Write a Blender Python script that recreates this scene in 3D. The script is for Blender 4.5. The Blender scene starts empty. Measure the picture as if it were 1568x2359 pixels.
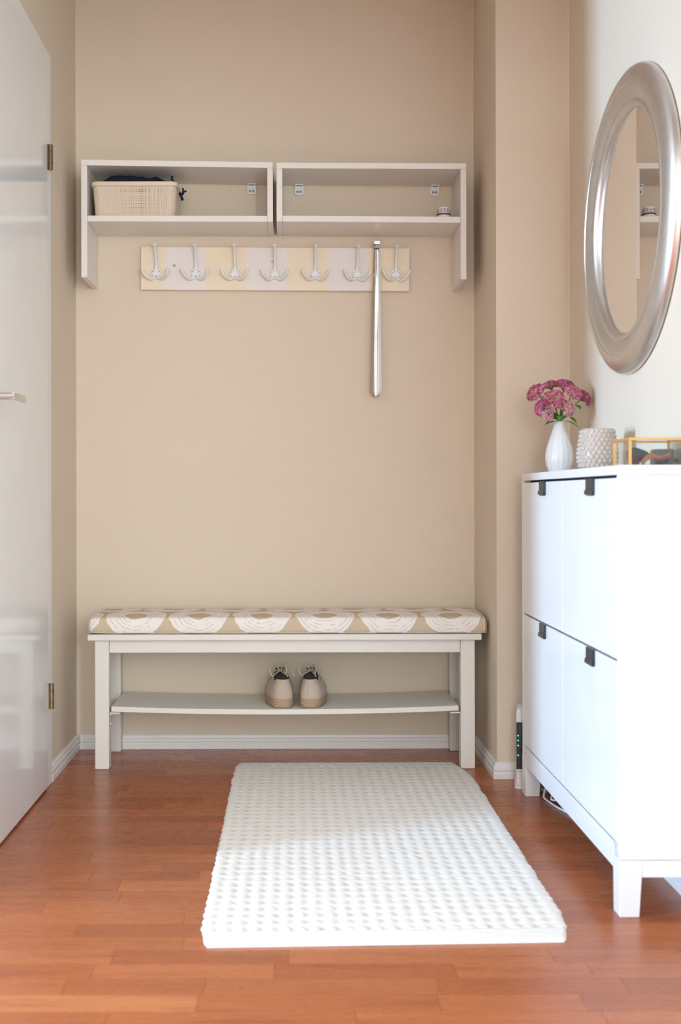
import bpy, bmesh, math, random
from mathutils import Vector, Matrix, noise
random.seed(7)
PI = math.pi
S = bpy.context.scene
COL = S.collection

# ------------------------------------------------------------------ camera
H = 0.84
cam_d = bpy.data.cameras.new('camera')
cam_d.sensor_fit = 'VERTICAL'; cam_d.sensor_height = 36.0; cam_d.sensor_width = 24.0
cam_d.lens = 39.98
cam_d.shift_x = 114.0 / 2359.0
cam_d.shift_y = -37.5 / 2359.0
cam_d.dof.use_dof = True; cam_d.dof.focus_distance = 3.68; cam_d.dof.aperture_fstop = 4.0
cam_d.clip_start = 0.02
cam = bpy.data.objects.new('camera', cam_d); COL.objects.link(cam)
cam.location = (0, 0, H); cam.rotation_euler = (PI / 2, math.radians(0.12), 0)
S.camera = cam

# ------------------------------------------------------------------ world, daylight, exposure
W = bpy.data.worlds.new('world'); S.world = W; W.use_nodes = True
W.node_tree.nodes['Background'].inputs[0].default_value = (0.75, 0.87, 1.0, 1)
W.node_tree.nodes['Background'].inputs[1].default_value = 0.6

def area(name, loc, rot, sx, sy, power, color):
    l = bpy.data.lights.new(name, 'AREA'); l.shape = 'RECTANGLE'; l.size = sx; l.size_y = sy
    l.energy = power; l.color = color
    o = bpy.data.objects.new(name, l); COL.objects.link(o); o.location = loc; o.rotation_euler = rot
    return o
# daylight entering by the window of the adjoining room (left) and by the glazed door behind the camera
area('daylight_side_window', (-4.56, 0.62, 1.15), (0, -PI / 2, 0), 1.3, 0.52, 430, (0.43, 0.68, 1.0))
area('daylight_rear_window', (0.06, -5.26, 1.22), (PI / 2, 0, 0), 1.30, 1.90, 122, (0.88, 0.95, 1.0))
area('door_fill_light', (0.89, -0.75, 1.35), (0, PI / 2, 0), 1.5, 1.1, 200, (0.82, 0.92, 1.0))  # fill light added behind the camera to brighten the door and left wall
V = S.view_settings
V.view_transform = 'Standard'; V.look = 'None'; V.gamma = 1.0; V.exposure = 0.0
V.use_curve_mapping = False

# ------------------------------------------------------------------ materials
def srgb(r, g, b):
    f = lambda c: (c / 255 / 12.92) if c / 255 <= 0.04045 else ((c / 255 + 0.055) / 1.055) ** 2.4
    return (f(r), f(g), f(b), 1)

class NT:
    def __init__(s, name):
        s.m = bpy.data.materials.new(name); s.m.use_nodes = True
        s.t = s.m.node_tree; s.n = s.t.nodes; s.l = s.t.links
        s.b = s.n['Principled BSDF']
    def add(s, typ, **kw):
        n = s.n.new(typ)
        for k, v in kw.items():
            if k.startswith('i_'):
                key = k[2:]
                n.inputs[int(key) if key.isdigit() else key.replace('_', ' ')].default_value = v
            else: setattr(n, k, v)
        return n
    def link(s, a, b): s.l.new(a, b)
    def set(s, **kw):
        for k, v in kw.items(): s.b.inputs[k.replace('_', ' ')].default_value = v
    def math(s, op, a, b=None, c=None):
        n = s.n.new('ShaderNodeMath'); n.operation = op
        for i, x in enumerate((a, b, c)):
            if x is None: continue
            if isinstance(x, (int, float)): n.inputs[i].default_value = x
            else: s.link(x, n.inputs[i])
        return n.outputs[0]
    def mix(s, f, a, b):
        n = s.n.new('ShaderNodeMix'); n.data_type = 'RGBA'
        if isinstance(f, (int, float)): n.inputs['Factor'].default_value = f
        else: s.link(f, n.inputs['Factor'])
        for i, x in ((6, a), (7, b)):
            if isinstance(x, tuple): n.inputs[i].default_value = x
            else: s.link(x, n.inputs[i])
        return n.outputs[2]
    def bump(s, h, strength, dist):
        n = s.add('ShaderNodeBump'); n.inputs['Strength'].default_value = strength; n.inputs['Distance'].default_value = dist
        s.link(h, n.inputs['Height']); s.link(n.outputs[0], s.b.inputs['Normal'])
    def noise(s, vec, scale, detail=2, rough=0.5):
        n = s.add('ShaderNodeTexNoise'); n.inputs['Scale'].default_value = scale; n.inputs['Detail'].default_value = detail
        n.inputs['Roughness'].default_value = rough
        if vec is not None: s.link(vec, n.inputs['Vector'])
        return n.outputs[0]
    def ramp(s, f, stops):
        n = s.add('ShaderNodeValToRGB'); cr = n.color_ramp
        while len(cr.elements) < len(stops): cr.elements.new(0.5)
        for e, (p, c) in zip(cr.elements, stops): e.position = p; e.color = c
        s.link(f, n.inputs[0]); return n.outputs[0]
    def pos(s, scale=(1, 1, 1)):
        g = s.add('ShaderNodeNewGeometry'); m = s.add('ShaderNodeMapping'); m.inputs['Scale'].default_value = scale
        s.link(g.outputs['Position'], m.inputs[0]); return m.outputs[0]

def plain(name, col, rough=0.5, spec=0.5, metal=0.0, grain=0.0, gscale=200, coat=0.0, var=0.03):
    k = NT(name); k.set(Roughness=rough, Metallic=metal); k.b.inputs['Specular IOR Level'].default_value = spec
    p = k.pos(); f = k.noise(p, 9, 3)
    d = tuple(c * (1 - var * 2) for c in col[:3]) + (1,)
    k.link(k.mix(f, d, col), k.b.inputs['Base Color'])
    if grain: k.bump(k.noise(p, gscale, 2), grain, 0.001)
    if coat: k.b.inputs['Coat Weight'].default_value = coat; k.b.inputs['Coat Roughness'].default_value = 0.06
    return k.m

def wall_mat(name, col):
    k = NT(name); k.set(Roughness=0.75); k.b.inputs['Specular IOR Level'].default_value = 0.25
    p = k.pos((1, 1, 1)); f = k.noise(k.pos((0.9, 0.9, 0.5)), 3.2, 5, 0.6)
    a = tuple(c * 0.95 for c in col[:3]) + (1,)
    fine = k.noise(k.pos((60, 60, 260)), 1.0, 2); fine2 = k.noise(k.pos((260, 260, 60)), 1.0, 2)
    c = k.mix(f, a, col); k.link(c, k.b.inputs['Base Color'])
    k.bump(k.math('ADD', fine, fine2), 0.35, 0.0012)
    return k.m

M = {}
M['wall'] = wall_mat('beige_wall_paint', srgb(224, 208, 186))
M['ceil'] = wall_mat('white_ceiling_paint', srgb(236, 232, 224))
M['trimw'] = plain('white_trim_paint', srgb(235, 232, 228), 0.4, 0.5)
M['doorw'] = plain('white_door_lacquer', srgb(236, 236, 233), 0.16, 0.5, coat=0.3)
M['furn'] = plain('white_bench_paint', srgb(230, 224, 214), 0.42, 0.5, grain=0.05, gscale=90)
M['shelfw'] = plain('white_foil_shelf', srgb(236, 229, 220), 0.38, 0.5)
M['cab'] = plain('white_cabinet_foil', srgb(236, 236, 235), 0.28, 0.5, coat=0.15)
M['gap'] = plain('dark_gap', srgb(40, 36, 40), 0.8)
M['black'] = plain('black_plastic_handle', srgb(38, 42, 47), 0.35, 0.5)
M['hookw'] = plain('white_hook_enamel', srgb(232, 232, 230), 0.3, 0.5, coat=0.2)
M['steel'] = plain('polished_steel', (0.82, 0.83, 0.84, 1), 0.06, 0.5, metal=1.0)
M['chrome'] = plain('satin_chrome', (0.72, 0.72, 0.73, 1), 0.22, 0.5, metal=1.0)
M['bronze'] = plain('bronze_hinge', srgb(128, 112, 88), 0.35, 0.5, metal=0.85)
M['screw'] = plain('screw_steel', srgb(140, 138, 140), 0.35, 0.5, metal=0.8)
M['hole'] = plain('screw_recess', srgb(45, 42, 45), 0.6)
M['plw'] = plain('white_plastic', srgb(230, 230, 226), 0.35, 0.5)
M['navy'] = plain('navy_fabric', srgb(30, 34, 52), 0.85, 0.2, grain=0.4, gscale=500)
M['basket'] = plain('cream_basket_plastic', srgb(226, 208, 184), 0.5, 0.4)
M['mirrorglass'] = plain('mirror_silvering', (0.93, 0.93, 0.92, 1), 0.0, 0.5, metal=1.0, var=0.0)
M['vase'] = plain('white_glazed_ceramic', srgb(243, 243, 242), 0.18, 0.5, coat=0.4)
M['stem'] = plain('green_stem', srgb(120, 160, 70), 0.5)
M['leafg'] = plain('green_leaf', srgb(86, 146, 48), 0.4, 0.5, var=0.2)
M['brass'] = plain('brass_edge', srgb(236, 190, 120), 0.25, 0.5, metal=0.75)
M['routerw'] = plain('white_router_plastic', srgb(228, 226, 228), 0.35)
M['routerb'] = plain('black_router_panel', srgb(16, 18, 20), 0.2)
M['cable'] = plain('white_cable', srgb(225, 228, 235), 0.4)
M['canvas'] = plain('beige_shoe_canvas', srgb(196, 178, 160), 0.85, 0.2, grain=0.5, gscale=700)
M['lace'] = plain('cream_lace', srgb(200, 188, 165), 0.85, 0.2, grain=0.4, gscale=900)
M['lining'] = plain('dark_shoe_lining', srgb(62, 60, 66), 0.8)
M['rubber'] = plain('taupe_rubber_outsole', srgb(150, 130, 110), 0.6)
M['reds'] = plain('red_band', srgb(150, 12, 28), 0.3)
M['darkred'] = plain('dark_red_card', srgb(110, 40, 40), 0.6)
M['leather'] = plain('tan_leather', srgb(205, 130, 80), 0.5, var=0.1)
M['smoke'] = plain('smoked_lens', srgb(58, 62, 72), 0.12)
M['greybox'] = plain('grey_metal_case', srgb(120, 122, 126), 0.3, metal=0.6)

# brushed silver mirror frame
k = NT('brushed_silver_leaf'); k.set(Metallic=1.0, Roughness=0.36)
f = k.noise(k.pos((6, 6, 6)), 4, 4)
k.link(k.mix(f, srgb(226, 223, 218), srgb(210, 206, 199)), k.b.inputs['Base Color'])
k.bump(k.noise(k.pos((3, 60, 60)), 6, 2), 0.08, 0.001); M['silver'] = k.m

# laminate floor strips, colour by strip
def wood(name, strips):
    k = NT(name); k.set(Roughness=0.26); k.b.inputs['Specular IOR Level'].default_value = 0.5
    g = k.add('ShaderNodeNewGeometry'); sep = k.add('ShaderNodeSeparateXYZ'); k.link(g.outputs['Position'], sep.inputs[0])
    if strips:
        oi = k.add('ShaderNodeObjectInfo'); rnd = oi.outputs['Random']
    else:
        row = k.math('FLOOR', k.math('DIVIDE', sep.outputs[1], 0.063))
        wn = k.add('ShaderNodeTexWhiteNoise', noise_dimensions='1D'); k.link(row, wn.inputs['W'])
        cellx = k.math('FLOOR', k.math('ADD', k.math('DIVIDE', sep.outputs[0], 0.42), k.math('MULTIPLY', wn.outputs[0], 5)))
        wn2 = k.add('ShaderNodeTexWhiteNoise', noise_dimensions='2D'); cv = k.add('ShaderNodeCombineXYZ')
        k.link(row, cv.inputs[0]); k.link(cellx, cv.inputs[1]); k.link(cv.outputs[0], wn2.inputs[0]); rnd = wn2.outputs[0]
    off = k.math('MULTIPLY', rnd, 37.0)
    cx = k.add('ShaderNodeCombineXYZ')
    k.link(k.math('ADD', k.math('MULTIPLY', sep.outputs[0], 2.2), off), cx.inputs[0])
    k.link(k.math('ADD', k.math('MULTIPLY', sep.outputs[1], 26.0), off), cx.inputs[1]); k.link(off, cx.inputs[2])
    g1 = k.noise(cx.outputs[0], 1.5, 4, 0.6)
    g2 = k.noise(cx.outputs[0], 6.0, 3, 0.6)
    base = k.ramp(rnd, [(0.0, srgb(154, 82, 44)), (0.3, srgb(167, 94, 52)), (0.6, srgb(176, 101, 57)), (0.85, srgb(161, 86, 46)), (1.0, srgb(189, 118, 72))])
    gr = k.ramp(g1, [(0.30, (0.66, 0.56, 0.50, 1)), (0.44, (0.92, 0.9, 0.88, 1)), (0.6, (1.03, 1.02, 1.0, 1)), (0.75, (1.12, 1.1, 1.06, 1))])
    mul = k.add('ShaderNodeMix', data_type='RGBA', blend_type='MULTIPLY'); mul.inputs['Factor'].default_value = 0.6
    k.link(base, mul.inputs[6]); k.link(gr, mul.inputs[7])
    fine = k.mix(g2, (0.88, 0.86, 0.84, 1), (1.08, 1.08, 1.08, 1))
    mul2 = k.add('ShaderNodeMix', data_type='RGBA', blend_type='MULTIPLY'); mul2.inputs['Factor'].default_value = 0.45
    k.link(mul.outputs[2], mul2.inputs[6]); k.link(fine, mul2.inputs[7])
    k.link(mul2.outputs[2], k.b.inputs['Base Color'])
    k.link(k.math('ADD', k.math('MULTIPLY', g2, 0.12), 0.22), k.b.inputs['Roughness'])
    k.bump(g2, 0.06, 0.001)
    return k.m
M['plank'] = wood('cherry_laminate_strip', True)
M['woodfar'] = wood('cherry_laminate_floor', False)

# striped coat-rack board (object space x)
k = NT('striped_board_paint'); k.set(Roughness=0.5)
tc = k.add('ShaderNodeTexCoord'); sp = k.add('ShaderNodeSeparateXYZ'); k.link(tc.outputs['Object'], sp.inputs[0])
st = k.math('FLOOR', k.math('DIVIDE', k.math('ADD', sp.outputs[0], 0.3644), 0.1346))
odd = k.math('FLOORED_MODULO', st, 2.0)
cr = srgb(238, 221, 193); lw = srgb(233, 224, 218)
wear = k.noise(k.pos((3, 3, 3)), 3, 4)
c = k.mix(odd, lw, cr)
edge = k.math('GREATER_THAN', sp.outputs[0], 0.437)
c = k.mix(edge, c, lw)
k.link(k.mix(k.math('MULTIPLY', wear, 0.12), c, srgb(210, 195, 178)), k.b.inputs['Base Color'])
k.bump(k.noise(k.pos((4, 60, 120)), 2, 3), 0.08, 0.001); M['stripes'] = k.m

# cushion print (UV in metres)
k = NT('circle_print_cushion_cloth'); k.set(Roughness=0.9); k.b.inputs['Specular IOR Level'].default_value = 0.2
uv = k.add('ShaderNodeUVMap'); uv.uv_map = 'UVMap'
sp = k.add('ShaderNodeSeparateXYZ'); k.link(uv.outputs[0], sp.inputs[0])
PX, PV = 0.1945, 0.157
wob = k.math('MULTIPLY', k.math('SUBTRACT', k.noise(uv.outputs[0], 14, 2), 0.5), 0.022)
row = k.math('ROUND', k.math('DIVIDE', k.math('SUBTRACT', sp.outputs[1], 0.028), PV))
shift = k.math('MULTIPLY', k.math('FLOORED_MODULO', row, 2.0), PX / 2)
uu = k.math('SUBTRACT', k.math('ADD', sp.outputs[0], 0.479), shift)
du = k.math('SUBTRACT', uu, k.math('MULTIPLY', k.math('ROUND', k.math('DIVIDE', uu, PX)), PX))
dv = k.math('SUBTRACT', k.math('SUBTRACT', sp.outputs[1], 0.028), k.math('MULTIPLY', row, PV))
r = k.math('SQRT', k.math('ADD', k.math('POWER', du, 2.0), k.math('POWER', dv, 2.0)))
r = k.math('ADD', r, wob)
white = k.math('MULTIPLY', k.math('GREATER_THAN', r, 0.036), k.math('LESS_THAN', r, 0.0935))
rings = k.math('SINE', k.math('MULTIPLY', r, 560.0))
brk = k.noise(uv.outputs[0], 34, 3)
stroke = k.math('MULTIPLY', k.math('GREATER_THAN', rings, 0.80), k.math('GREATER_THAN', brk, 0.49))
wf = k.math('MULTIPLY', white, k.math('SUBTRACT', 1.0, k.math('MULTIPLY', stroke, 0.75)))
k.link(k.mix(wf, srgb(205, 186, 158), srgb(240, 232, 226)), k.b.inputs['Base Color'])
k.bump(k.noise(k.pos((1, 1, 1)), 900, 1), 0.3, 0.0006); M['cushion'] = k.m

# rug: colour attribute separates the white cord from the beige binding yarn
k = NT('woven_cotton_rug'); k.set(Roughness=0.95); k.b.inputs['Specular IOR Level'].default_value = 0.1
at = k.add('ShaderNodeAttribute'); at.attribute_name = 'yarn'
f = k.noise(k.pos((1, 1, 1)), 160, 3)
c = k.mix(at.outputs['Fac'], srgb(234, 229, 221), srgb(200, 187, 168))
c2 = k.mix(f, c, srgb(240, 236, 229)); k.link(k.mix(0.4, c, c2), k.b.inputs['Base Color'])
k.bump(k.noise(k.pos((200, 500, 200)), 1.0, 2), 0.5, 0.0012); M['rug'] = k.m

# jute sole
k = NT('braided_jute'); k.set(Roughness=0.9)
tc = k.add('ShaderNodeTexCoord')
w = k.add('ShaderNodeTexWave'); w.wave_type = 'BANDS'; w.bands_direction = 'DIAGONAL'; w.inputs['Scale'].default_value = 95; w.inputs['Distortion'].default_value = 3
k.link(tc.outputs['Object'], w.inputs[0]); nz = k.noise(tc.outputs['Object'], 300, 3)
k.link(k.mix(k.math('MULTIPLY', w.outputs[1], nz), srgb(168, 140, 112), srgb(214, 188, 158)), k.b.inputs['Base Color'])
k.bump(w.outputs[1], 0.7, 0.0015); M['jute'] = k.m

# sedum florets from colour attribute
k = NT('sedum_floret'); k.set(Roughness=0.6)
at = k.add('ShaderNodeAttribute'); at.attribute_name = 'tint'; k.link(at.outputs['Color'], k.b.inputs['Base Color']); M['floret'] = k.m

# glass
def glass(name, col, rough, alpha_mix=0.0):
    k = NT(name); k.set(Roughness=rough, IOR=1.45); k.b.inputs['Transmission Weight'].default_value = 1.0
    f = k.noise(k.pos(), 20, 2); d = tuple(c * 0.97 for c in col[:3]) + (1,)
    k.link(k.mix(f, d, col), k.b.inputs['Base Color']); return k.m
M['peach'] = glass('peach_pressed_glass', (1.0, 0.88, 0.78, 1), 0.06)
M['peach'].node_tree.nodes['Principled BSDF'].inputs['Transmission Weight'].default_value = 0.60
M['pane'] = glass('clear_glass_pane', (0.95, 0.97, 0.97, 1), 0.0)

k = NT('green_led'); k.set(Roughness=0.3)
k.b.inputs['Base Color'].default_value = (0.05, 0.6, 0.2, 1)
k.b.inputs['Emission Color'].default_value = (0.05, 1.0, 0.3, 1); k.b.inputs['Emission Strength'].default_value = 1.2; M['led'] = k.m

# ------------------------------------------------------------------ mesh helpers
class MB:
    def __init__(s): s.v = []; s.f = []
    def quad(s, *p):
        i = len(s.v); s.v += [tuple(q) for q in p]; s.f.append(tuple(range(i, i + len(p)))); return s
    def box(s, x0, x1, y0, y1, z0, z1):
        i = len(s.v)
        s.v += [(x0, y0, z0), (x1, y0, z0), (x1, y1, z0), (x0, y1, z0), (x0, y0, z1), (x1, y0, z1), (x1, y1, z1), (x0, y1, z1)]
        s.f += [tuple(i + a for a in q) for q in ((0, 3, 2, 1), (4, 5, 6, 7), (0, 1, 5, 4), (1, 2, 6, 5), (2, 3, 7, 6), (3, 0, 4, 7))]
        return s
    def hexa(s, p):   # 8 points: bottom ring then top ring
        i = len(s.v); s.v += [tuple(q) for q in p]
        s.f += [tuple(i + a for a in q) for q in ((0, 3, 2, 1), (4, 5, 6, 7), (0, 1, 5, 4), (1, 2, 6, 5), (2, 3, 7, 6), (3, 0, 4, 7))]
        return s
    def loft(s, rings, closed=True, caps=True):
        i = len(s.v); n = len(rings[0])
        for r in rings: s.v += [tuple(p) for p in r]
        for a in range(len(rings) - 1):
            for b in range(n if closed else n - 1):
                c = (b + 1) % n
                s.f.append((i + a * n + b, i + a * n + c, i + (a + 1) * n + c, i + (a + 1) * n + b))
        if caps and closed:
            s.f.append(tuple(i + b for b in range(n))[::-1]); e = i + (len(rings) - 1) * n
            s.f.append(tuple(e + b for b in range(n)))
        return s
    def lathe(s, prof, seg=32, c=(0, 0, 0), axis='Z', caps=True):
        rings = []
        for r, h in prof:
            ring = []
            for j in range(seg):
                a = 2 * PI * j / seg; x, y = r * math.cos(a), r * math.sin(a)
                p = {'Z': (x, y, h), 'X': (h, x, y), 'Y': (x, -h, y)}[axis]
                ring.append((c[0] + p[0], c[1] + p[1], c[2] + p[2]))
            rings.append(ring)
        return s.loft(rings, True, caps)
    def tube(s, pts, rad, seg=10, caps=True):
        pts = [Vector(p) for p in pts]; rr = rad if isinstance(rad, (list, tuple)) else [rad] * len(pts)
        t0 = (pts[1] - pts[0]).normalized()
        up = Vector((0, 0, 1)) if abs(t0.z) < 0.9 else Vector((0, 1, 0))
        nrm = t0.cross(up).normalized(); rings = []
        for q, p in enumerate(pts):
            t = (pts[min(q + 1, len(pts) - 1)] - pts[max(q - 1, 0)]).normalized()
            nrm = (nrm - t * nrm.dot(t)).normalized(); b = t.cross(nrm)
            rings.append([p + (nrm * math.cos(2 * PI * j / seg) + b * math.sin(2 * PI * j / seg)) * rr[q] for j in range(seg)])
        return s.loft(rings, True, caps)
    def prism(s, poly, y0, y1, plane='XZ'):
        def P(a, b, d): return {'XZ': (a, d, b), 'XY': (a, b, d), 'YZ': (d, a, b)}[plane]
        return s.loft([[P(a, b, y0) for a, b in poly], [P(a, b, y1) for a, b in poly]])
    def sphere(s, c, r, seg=12, rings=8, sc=(1, 1, 1)):
        pr = []
        for q in range(rings + 1):
            t = PI * q / rings; pr.append((max(r * math.sin(t), 1e-5), -r * math.cos(t)))
        i = len(s.v); s.lathe(pr, seg, (0, 0, 0), 'Z')
        for j in range(i, len(s.v)):
            x, y, z = s.v[j]; s.v[j] = (c[0] + x * sc[0], c[1] + y * sc[1], c[2] + z * sc[2])
        return s
    def build(s, name, mat, parent=None, bevel=0.0, smooth=False, seg=2, origin=None, auto=False):
        me = bpy.data.meshes.new(name); vs = s.v
        if origin is not None: vs = [(a - origin[0], b - origin[1], c - origin[2]) for a, b, c in vs]
        me.from_pydata(vs, [], s.f)
        bm = bmesh.new(); bm.from_mesh(me)
        bmesh.ops.recalc_face_normals(bm, faces=bm.faces)
        if bevel:
            bmesh.ops.bevel(bm, geom=[e for e in bm.edges if e.is_manifold and e.calc_face_angle(0) > 0.5], offset=bevel, segments=seg, affect='EDGES', profile=0.5, clamp_overlap=True)
        bm.to_mesh(me); bm.free()
        if smooth:
            for p in me.polygons: p.use_smooth = True
            if auto:
                try: me.set_sharp_from_angle(angle=math.radians(40))
                except Exception: pass
        me.materials.append(M[mat] if isinstance(mat, str) else mat)
        o = bpy.data.objects.new(name, me); COL.objects.link(o)
        if origin is not None: o.location = origin
        if parent is not None: put(o, parent)
        return o

def world_of(o):
    m = o.matrix_basis.copy(); p = o.parent
    while p is not None: m = p.matrix_basis @ m; p = p.parent
    return m
def put(o, parent):
    """parent o (whose coordinates are in world space) under parent, keeping its place"""
    m = o.matrix_basis.copy(); o.parent = parent
    o.matrix_basis = world_of(parent).inverted() @ m
def child(o, parent):
    """parent o, its coordinates are already local to parent"""
    o.parent = parent; return o
def tag(o, label, cat=None, group=None, kind=None):
    o['label'] = label
    if cat: o['category'] = cat
    if group: o['group'] = group
    if kind: o['kind'] = kind
    return o
def thing(name, loc, label, cat, group=None, kind=None):
    o = bpy.data.objects.new(name, None); COL.objects.link(o); o.location = loc; o.empty_display_size = 0.05
    return tag(o, label, cat, group, kind)
def struct(o, label, cat): return tag(o, label, cat, None, 'structure')

def catmull(pts, n=6):
    P = [Vector(p) for p in pts]; out = []
    for i in range(len(P) - 1):
        p0 = P[max(i - 1, 0)]; p1 = P[i]; p2 = P[i + 1]; p3 = P[min(i + 2, len(P) - 1)]
        for j in range(n):
            t = j / n
            out.append(0.5 * ((2 * p1) + (p2 - p0) * t + (2 * p0 - 5 * p1 + 4 * p2 - p3) * t * t + (3 * p1 - p0 - 3 * p2 + p3) * t ** 3))
    out.append(P[-1]); return out

# ------------------------------------------------------------------ the room
WB, WL, WR, WC, WCX = 3.787, -0.714, 0.828, 3.377, 0.610   # back wall y, left wall x, right wall x, pillar face y, pillar side x
CZ = 2.60; RY = -5.2; LX = -4.5; JY = 2.40

struct(MB().box(WL - 0.1, WCX + 0.0, WB, WB + 0.1, 0, CZ).build('wall_back', 'wall'), 'beige painted back wall of the hallway nook', 'wall')
struct(MB().box(WL - 0.1, WL, 3.338, WB, 0, CZ).box(WL - 0.1, WL, 2.53, 3.338, 2.13, CZ).box(WL - 0.1, WL, JY, 2.53, 0, CZ).build('wall_left', 'wall'), 'beige left wall around the white door', 'wall')
struct(MB().box(WR, WR + 0.1, RY - 0.1, -1.32, 0, CZ).box(WR, WR + 0.1, -0.18, WC + 0.4, 0, CZ).box(WR, WR + 0.1, -1.32, -0.18, 0, 0.58).box(WR, WR + 0.1, -1.32, -0.18, 2.12, CZ).build('wall_right', 'wall'), 'beige right wall behind the mirror and shoe cabinet', 'wall')
struct(MB().box(WCX, WR, WC, WB + 0.1, 0, CZ).build('wall_pillar', 'wall'), 'beige pillar corner between back wall and mirror wall', 'wall')
struct(MB().box(LX, WL - 0.1, JY, JY + 0.1, 0, CZ).build('wall_side_room_far', 'wall'), 'beige far wall of the adjoining side room', 'wall')
struct(MB().box(LX - 0.1, LX, RY - 0.1, 0.32, 0, CZ).box(LX - 0.1, LX, 0.92, JY + 0.1, 0, CZ).box(LX - 0.1, LX, 0.32, 0.92, 0, 0.48).box(LX - 0.1, LX, 0.32, 0.92, 1.82, CZ).build('wall_side_room_window', 'ceil'), 'white side room wall with a window', 'wall')
struct(MB().box(LX, -0.65, RY - 0.1, RY, 0, CZ).box(0.77, WR, RY - 0.1, RY, 0, CZ).box(-0.65, 0.77, RY - 0.1, RY, 0, 0.22).box(-0.65, 0.77, RY - 0.1, RY, 2.22, CZ).build('wall_rear', 'ceil'), 'white rear wall with a tall window', 'wall')
struct(MB().box(WL - 0.1, WR, 1.55, 1.67, 2.05, CZ).build('shade_beam', 'wall'), 'unseen beige beam added to shade the upper back wall', 'wall')  # added out of view to block rear light from the top of the nook
struct(MB().box(LX - 0.1, WR + 0.1, RY - 0.1, WB + 0.1, CZ, CZ + 0.1).build('ceiling', 'ceil'), 'white ceiling', 'ceiling')

def window(name, x0, x1, z0, z1, along, at, label):
    f = 0.05
    m = MB()
    def bx(a0, a1, b0, b1, d0, d1):
        if along == 'X': m.box(a0, a1, at + d0, at + d1, b0, b1)
        else: m.box(at + d0, at + d1, a0, a1, b0, b1)
    bx(x0, x1, z0, z0 + f, -0.04, 0.02); bx(x0, x1, z1 - f, z1, -0.04, 0.02)
    bx(x0, x0 + f, z0 + f, z1 - f, -0.04, 0.02); bx(x1 - f, x1, z0 + f, z1 - f, -0.04, 0.02)
    return struct(m.build(name, 'trimw'), label, 'window')
window('window_1', 0.32, 0.92, 0.48, 1.82, 'Y', LX - 0.02, 'white window frame in the side room')
window('window_2', -0.65, 0.77, 0.22, 2.22, 'X', RY - 0.02, 'tall white window frame behind the camera')

window('fill_light_frame', -1.32, -0.18, 0.58, 2.12, 'Y', WR + 0.03, 'unseen white frame added around the door fill light')  # invented opening, only there to house the added fill light

# floor: sub-floor plus laminate strips, each its own piece
PY0 = 1.60
fl = MB().box(LX - 0.1, WR + 0.1, RY - 0.1, PY0, -0.06, 0).box(LX - 0.1, -0.86, PY0, JY + 0.1, -0.06, 0).box(-0.86, WR + 0.1, PY0, WB + 0.1, -0.06, -0.0085)
floor = struct(fl.build('floor', 'woodfar'), 'reddish-brown cherry laminate strip floor', 'floor')
SW = 0.063; gap = 0.0003
y = PY0; n = 0
rng = random.Random(21)
while y < WB - 0.002:
    y1 = min(y + SW, WB)
    x = -0.86 - rng.uniform(0, 0.4)
    while x < WR:
        L = rng.choice([0.24, 0.32, 0.40, 0.40, 0.48]) ; x1 = x + L
        a, b = max(x, -0.86), min(x1, WR + 0.02)
        if y > JY: a = max(a, WL - 0.1)
        if b - a > 0.03 and not (y > WC + 0.1 and a > WCX):
            MB().box(a + gap, b - gap, y + gap, y1 - gap, -0.0085, 0.0).build('plank', 'plank', floor)
            n += 1
        x = x1
    y += SW
print('planks', n)

# baseboards with a stepped, grooved profile (offset from wall, height)
BP = [(0, 0), (0.0125, 0), (0.0125, 0.016), (0.0105, 0.019), (0.0105, 0.022), (0.012, 0.025), (0.0115, 0.033), (0.0085, 0.036), (0.0085, 0.038), (0.0075, 0.044), (0.003, 0.048), (0, 0.048)]
def baseboard(name, pts, label):
    """pts: wall points walked with the room on the left hand side; mitred at corners"""
    m = MB(); rings = []
    P = [Vector((a, b, 0)) for a, b in pts]
    for i, p in enumerate(P):
        ns = []
        if i > 0: d = (P[i] - P[i - 1]).normalized(); ns.append(Vector((-d.y, d.x, 0)))
        if i < len(P) - 1: d = (P[i + 1] - P[i]).normalized(); ns.append(Vector((-d.y, d.x, 0)))
        if len(ns) == 2:
            mm = (ns[0] + ns[1]).normalized(); mm = mm / max(mm.dot(ns[0]), 0.3)
        else: mm = ns[0]
        rings.append([p + mm * o + Vector((0, 0, h)) for o, h in BP])
    m.loft(rings)
    return struct(m.build(name, 'trimw'), label, 'baseboard')
baseboard('baseboard_left', [(WL, WB - 0.0002), (WL, 3.342)], 'white baseboard between the door and the back corner')
baseboard('baseboard_back', [(WCX - 0.0127, WB), (WL + 0.0127, WB)], 'white grooved baseboard along the back wall under the bench')
baseboard('baseboard_pillar', [(WR - 0.0127, WC), (WCX, WC), (WCX, WB - 0.0002)], 'white baseboard wrapping round the pillar corner')
baseboard('baseboard_right', [(WR, 1.2), (WR, WC - 0.0127)], 'white baseboard on the mirror wall behind the shoe cabinet')

# slim caulk beads in the wall corners
def bead(name, x, y, sx, sy, label):
    m = MB(); r = 0.005
    poly = [(x, y)] + [(x + sx * r * (1 - math.sin(a)), y + sy * r * (1 - math.cos(a))) for a in [PI / 2 * q / 4 for q in range(5)]]
    return struct(m.prism(poly, 0.05, CZ, 'XY').build(name, 'wall'), label, 'trim')
bead('trim_1', WL, WB, 1, -1, 'caulk bead in the back left wall corner')
bead('trim_2', WCX, WB, -1, -1, 'caulk bead in the back right wall corner')
bead('trim_3', WR, WC, -1, -1, 'caulk bead between pillar and mirror wall')

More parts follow.
